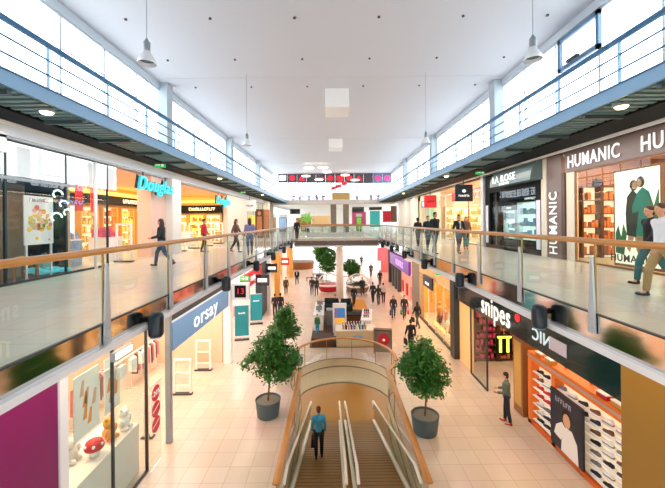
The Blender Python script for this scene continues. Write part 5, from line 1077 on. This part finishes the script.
# ground floor
person(gnd(297, 285), 180, 'person in an open dark suit walking on the left of the bright hall', '#1B1D22', '#24262C', 'hair_dark', 1.78, .35, arms='pocket', shirt='#E8E8EA')
person(gnd(286, 295), 190, 'person in olive brown clothes near the lower left shops', '#4A4430', '#3A3428', 'hair_dark', 1.72, .25)
person(gnd(312, 295), 5, 'person in a grey jacket, left one of the couple in the hall', '#3A3A40', '#3E5A78', 'hair_dark', 1.74, .25)
person(gnd(316.5, 296), 0, 'person in a dark green jacket, right one of the couple in the hall', '#20322E', '#2A3A50', 'hair_dark', 1.74, .25)
person(gnd(275, 316), 10, 'person in a maroon dark jacket, left of two walking by the turquoise banners', '#3A2630', '#2A2A34', 'hair_brown', 1.66, .3)
person(gnd(280.5, 317), 5, 'person in a black jacket, right of two walking by the turquoise banners', '#191C24', '#22283A', 'hair_dark', 1.76, .3)
person(gnd(371, 277), 185, 'person in a brown jacket walking far down the hall on the right', '#4A3A34', '#3A3A40', 'hair_dark', 1.72, .3)
person(gnd(362.5, 296), 170, 'person in a dark jacket beside the palm bench', '#20242C', '#2C3440', 'hair_dark', 1.74, .3)
person(gnd(361.5, 266.5), 0, 'person in grey far down the bright hall', '#4A4E58', '#3A4050', 'hair_dark', 1.72, .3)
person(gnd(380, 286), 180, 'person in black behind the pair with the white bag', '#16161C', '#28242C', 'hair_dark', 1.7, .3, longhair=True)
p8 = person(gnd(373, 302.5), 10, 'person in a dark coat, left of three walking away past the purple shop', '#1C222A', '#20242C', 'hair_dark', 1.74, .3, coat=.3)
p9 = person(gnd(378.5, 305), 5, 'person with a white bag, middle of three walking away', '#23262E', '#3A4A60', 'hair_dark', 1.68, .3, longhair=True)
bag(p9, 'hand2', 'white bag carried by the middle one of three people walking away', 'c_white', .34, .3)
person(gnd(383.5, 303), 0, 'person in a pale jacket, right of three walking away', '#C8C4C4', '#26262E', 'hair_brown', 1.72, .3)
p1 = person(gnd(393.5, 319), 175, 'person with long hair and a navy bag walking towards the camera', '#20222A', '#2C3C58', 'hair_dark', 1.68, .35, longhair=True)
bag(p1, 'hand', 'navy bag carried by the long haired person in the hall', 'c_navy', .34, .34)
p2 = person(gnd(404.5, 319), 180, 'person in a dark jacket carrying green and red bags', '#24242A', '#3A4458', 'hair_brown', 1.7, .3)
mat('bag_green', '#2E9A4A', .6); bag(p2, 'hand', 'green bag carried by the person in the middle right of the hall', 'bag_green', .28, .32); bag(p2, 'hand2', 'red bag carried by the person in the middle right of the hall', 'red', .2, .26)
p3 = person(gnd(417.5, 327.5), 30, 'person in black with a shoulder bag walking by the golden shop', '#17181E', '#3C4450', 'hair_dark', 1.68, .35, longhair=True, coat=.15)
bag(p3, 'hand2', 'brown black bag carried by the person by the golden shop', 'c_black', .32, .3)
p4 = person(gnd(411, 352), 10, 'person in a black coat with a dark bag right of the curved railing', '#14161C', '#22262E', 'hair_dark', 1.72, .3, True, coat=.35)
bag(p4, 'hand2', 'dark bag carried by the person in the black coat', 'c_black', .36, .3)
person(gnd(507, 423), 60, 'person in a grey green vest with cap standing at the shoe shop', '#5E6A60', '#1E2434', 'hair_dark', 1.72, .12, True, arms='bent', shoes='#C02030')
ye = 11.6; ze = -SL*(ye-YT)
pe = person((-.55, ye, ze-.0), 5, 'person in a blue jacket riding the left moving walkway', '#3A93B8', '#22262E', 'hair_brown', 1.74, .05, True, arms='swing')
bag(pe, 'hand2', 'black bag carried by the person on the moving walkway', 'c_black', .3, .28)
# kiosk people
person((.15, 24.2, .012), 190, 'person in black standing behind the kiosk totem', '#15171B', '#1C1E22', 'hair_dark', 1.7, .1)
person((-1.0, 20.6, .012), 200, 'person in a green and turquoise outfit bending at the left kiosk edge', '#2E7A4A', '#2E9AC0', 'hair_dark', 1.3, .1, slim=.85)
person((1.7, 27.6, .012), 200, 'person in dark clothes behind the right green armchair', '#1E2A2C', '#2A2A30', 'hair_dark', 1.7, .2)
# ================================================================== light
W = bpy.data.worlds.new('sky'); SC.world = W; W.use_nodes = True
bg = W.node_tree.nodes['Background']; bg.inputs['Color'].default_value = (.86, .94, 1.0, 1); bg.inputs['Strength'].default_value = 5.0
def down(x, y, z, sx, sy, p, c, nm='ceiling_light'): return area((x, y, z), sx, sy, p, c, (0, 0, 0), nm)
# lamps in the shops, then added fill for the far end, basement and bridge
for (x, y, z, sx, sy, p, c) in (
    (-10.2, 6.5, 9.0, 2, 5, 25, '#DFF6FF'), (-10.4, 13, 9.0, 3, 4, 270, '#FFDDBC'), (-10.4, 21, 9.0, 3, 7, 400, '#FFDCB4'), (-10.2, 37, 9.0, 3, 10, 400, '#FFEFDD'),
    (10.9, 9.5, 9.25, 3, 6, 420, '#FFD4A4'), (10.9, 16.2, 9.25, 2, 4, 60, '#DFFFF4'), (10.8, 22.8, 9.25, 3, 7, 480, '#FFE0C4'), (10.8, 35, 9.25, 3, 12, 600, '#FFE4C4'),
    (-7.2, 8.3, 4.8, 2.5, 3, 200, '#FFE0B4'), (-7.8, 13.8, 4.8, 3, 5, 420, '#FFE4D0'), (-7.5, 21.5, 4.8, 3, 7, 420, '#FFF0E4'), (-7.5, 36, 4.8, 3, 14, 600, '#FFEAD4'),
    (8.6, 12, 4.8, 2.5, 8, 340, '#FFD8B0'), (8.4, 21.2, 4.8, 3, 7, 700, '#FFD49C'), (8.4, 31, 4.8, 3, 10, 600, '#FFDCC4'), (8.4, 41, 4.8, 3, 7, 300, '#FFC8B0'),
    (.3, 52, 9.3, 12, 10, 380, '#FFF6EC'), (.3, 52, 4.85, 6, 12, 800, '#FFF2E4'), (.3, 70, 4.85, 16, 20, 800, '#FFFFFF'),
    (.4, 19.5, -1.3, 6, 5, 80, '#FFE0B0'), (.3, 31.5, 4.75, 6, 2.2, 180, '#FFF2E4')):
    down(x, y, z, sx, sy, p, c)
# added fill lights under the galleries and walkways, no real luminaires
for (x, c) in ((-4.4, '#FFEEE2'), (5.1, '#FFE2C0')): down(x, 20, 4.93, 1.0, 34, 480, c, 'soffit_strip')
for (x, c, p) in ((-6.6, '#FFF4EA', 500), (7.3, '#FFF2E4', 500)): down(x, 20, 9.4, .5, 40, p, c, 'walkway_strip')  # added fill that brightens the gallery floors
SC.view_settings.view_transform = 'Standard'; SC.view_settings.look = 'None'; SC.view_settings.gamma = 1; SC.view_settings.use_curve_mapping = False
SC.view_settings.exposure = 0.18
SC.cycles.max_bounces = 10; SC.cycles.transparent_max_bounces = 24; SC.cycles.diffuse_bounces = 5; SC.cycles.glossy_bounces = 4
SC.cycles.sample_clamp_indirect = 6; SC.cycles.use_denoising = True
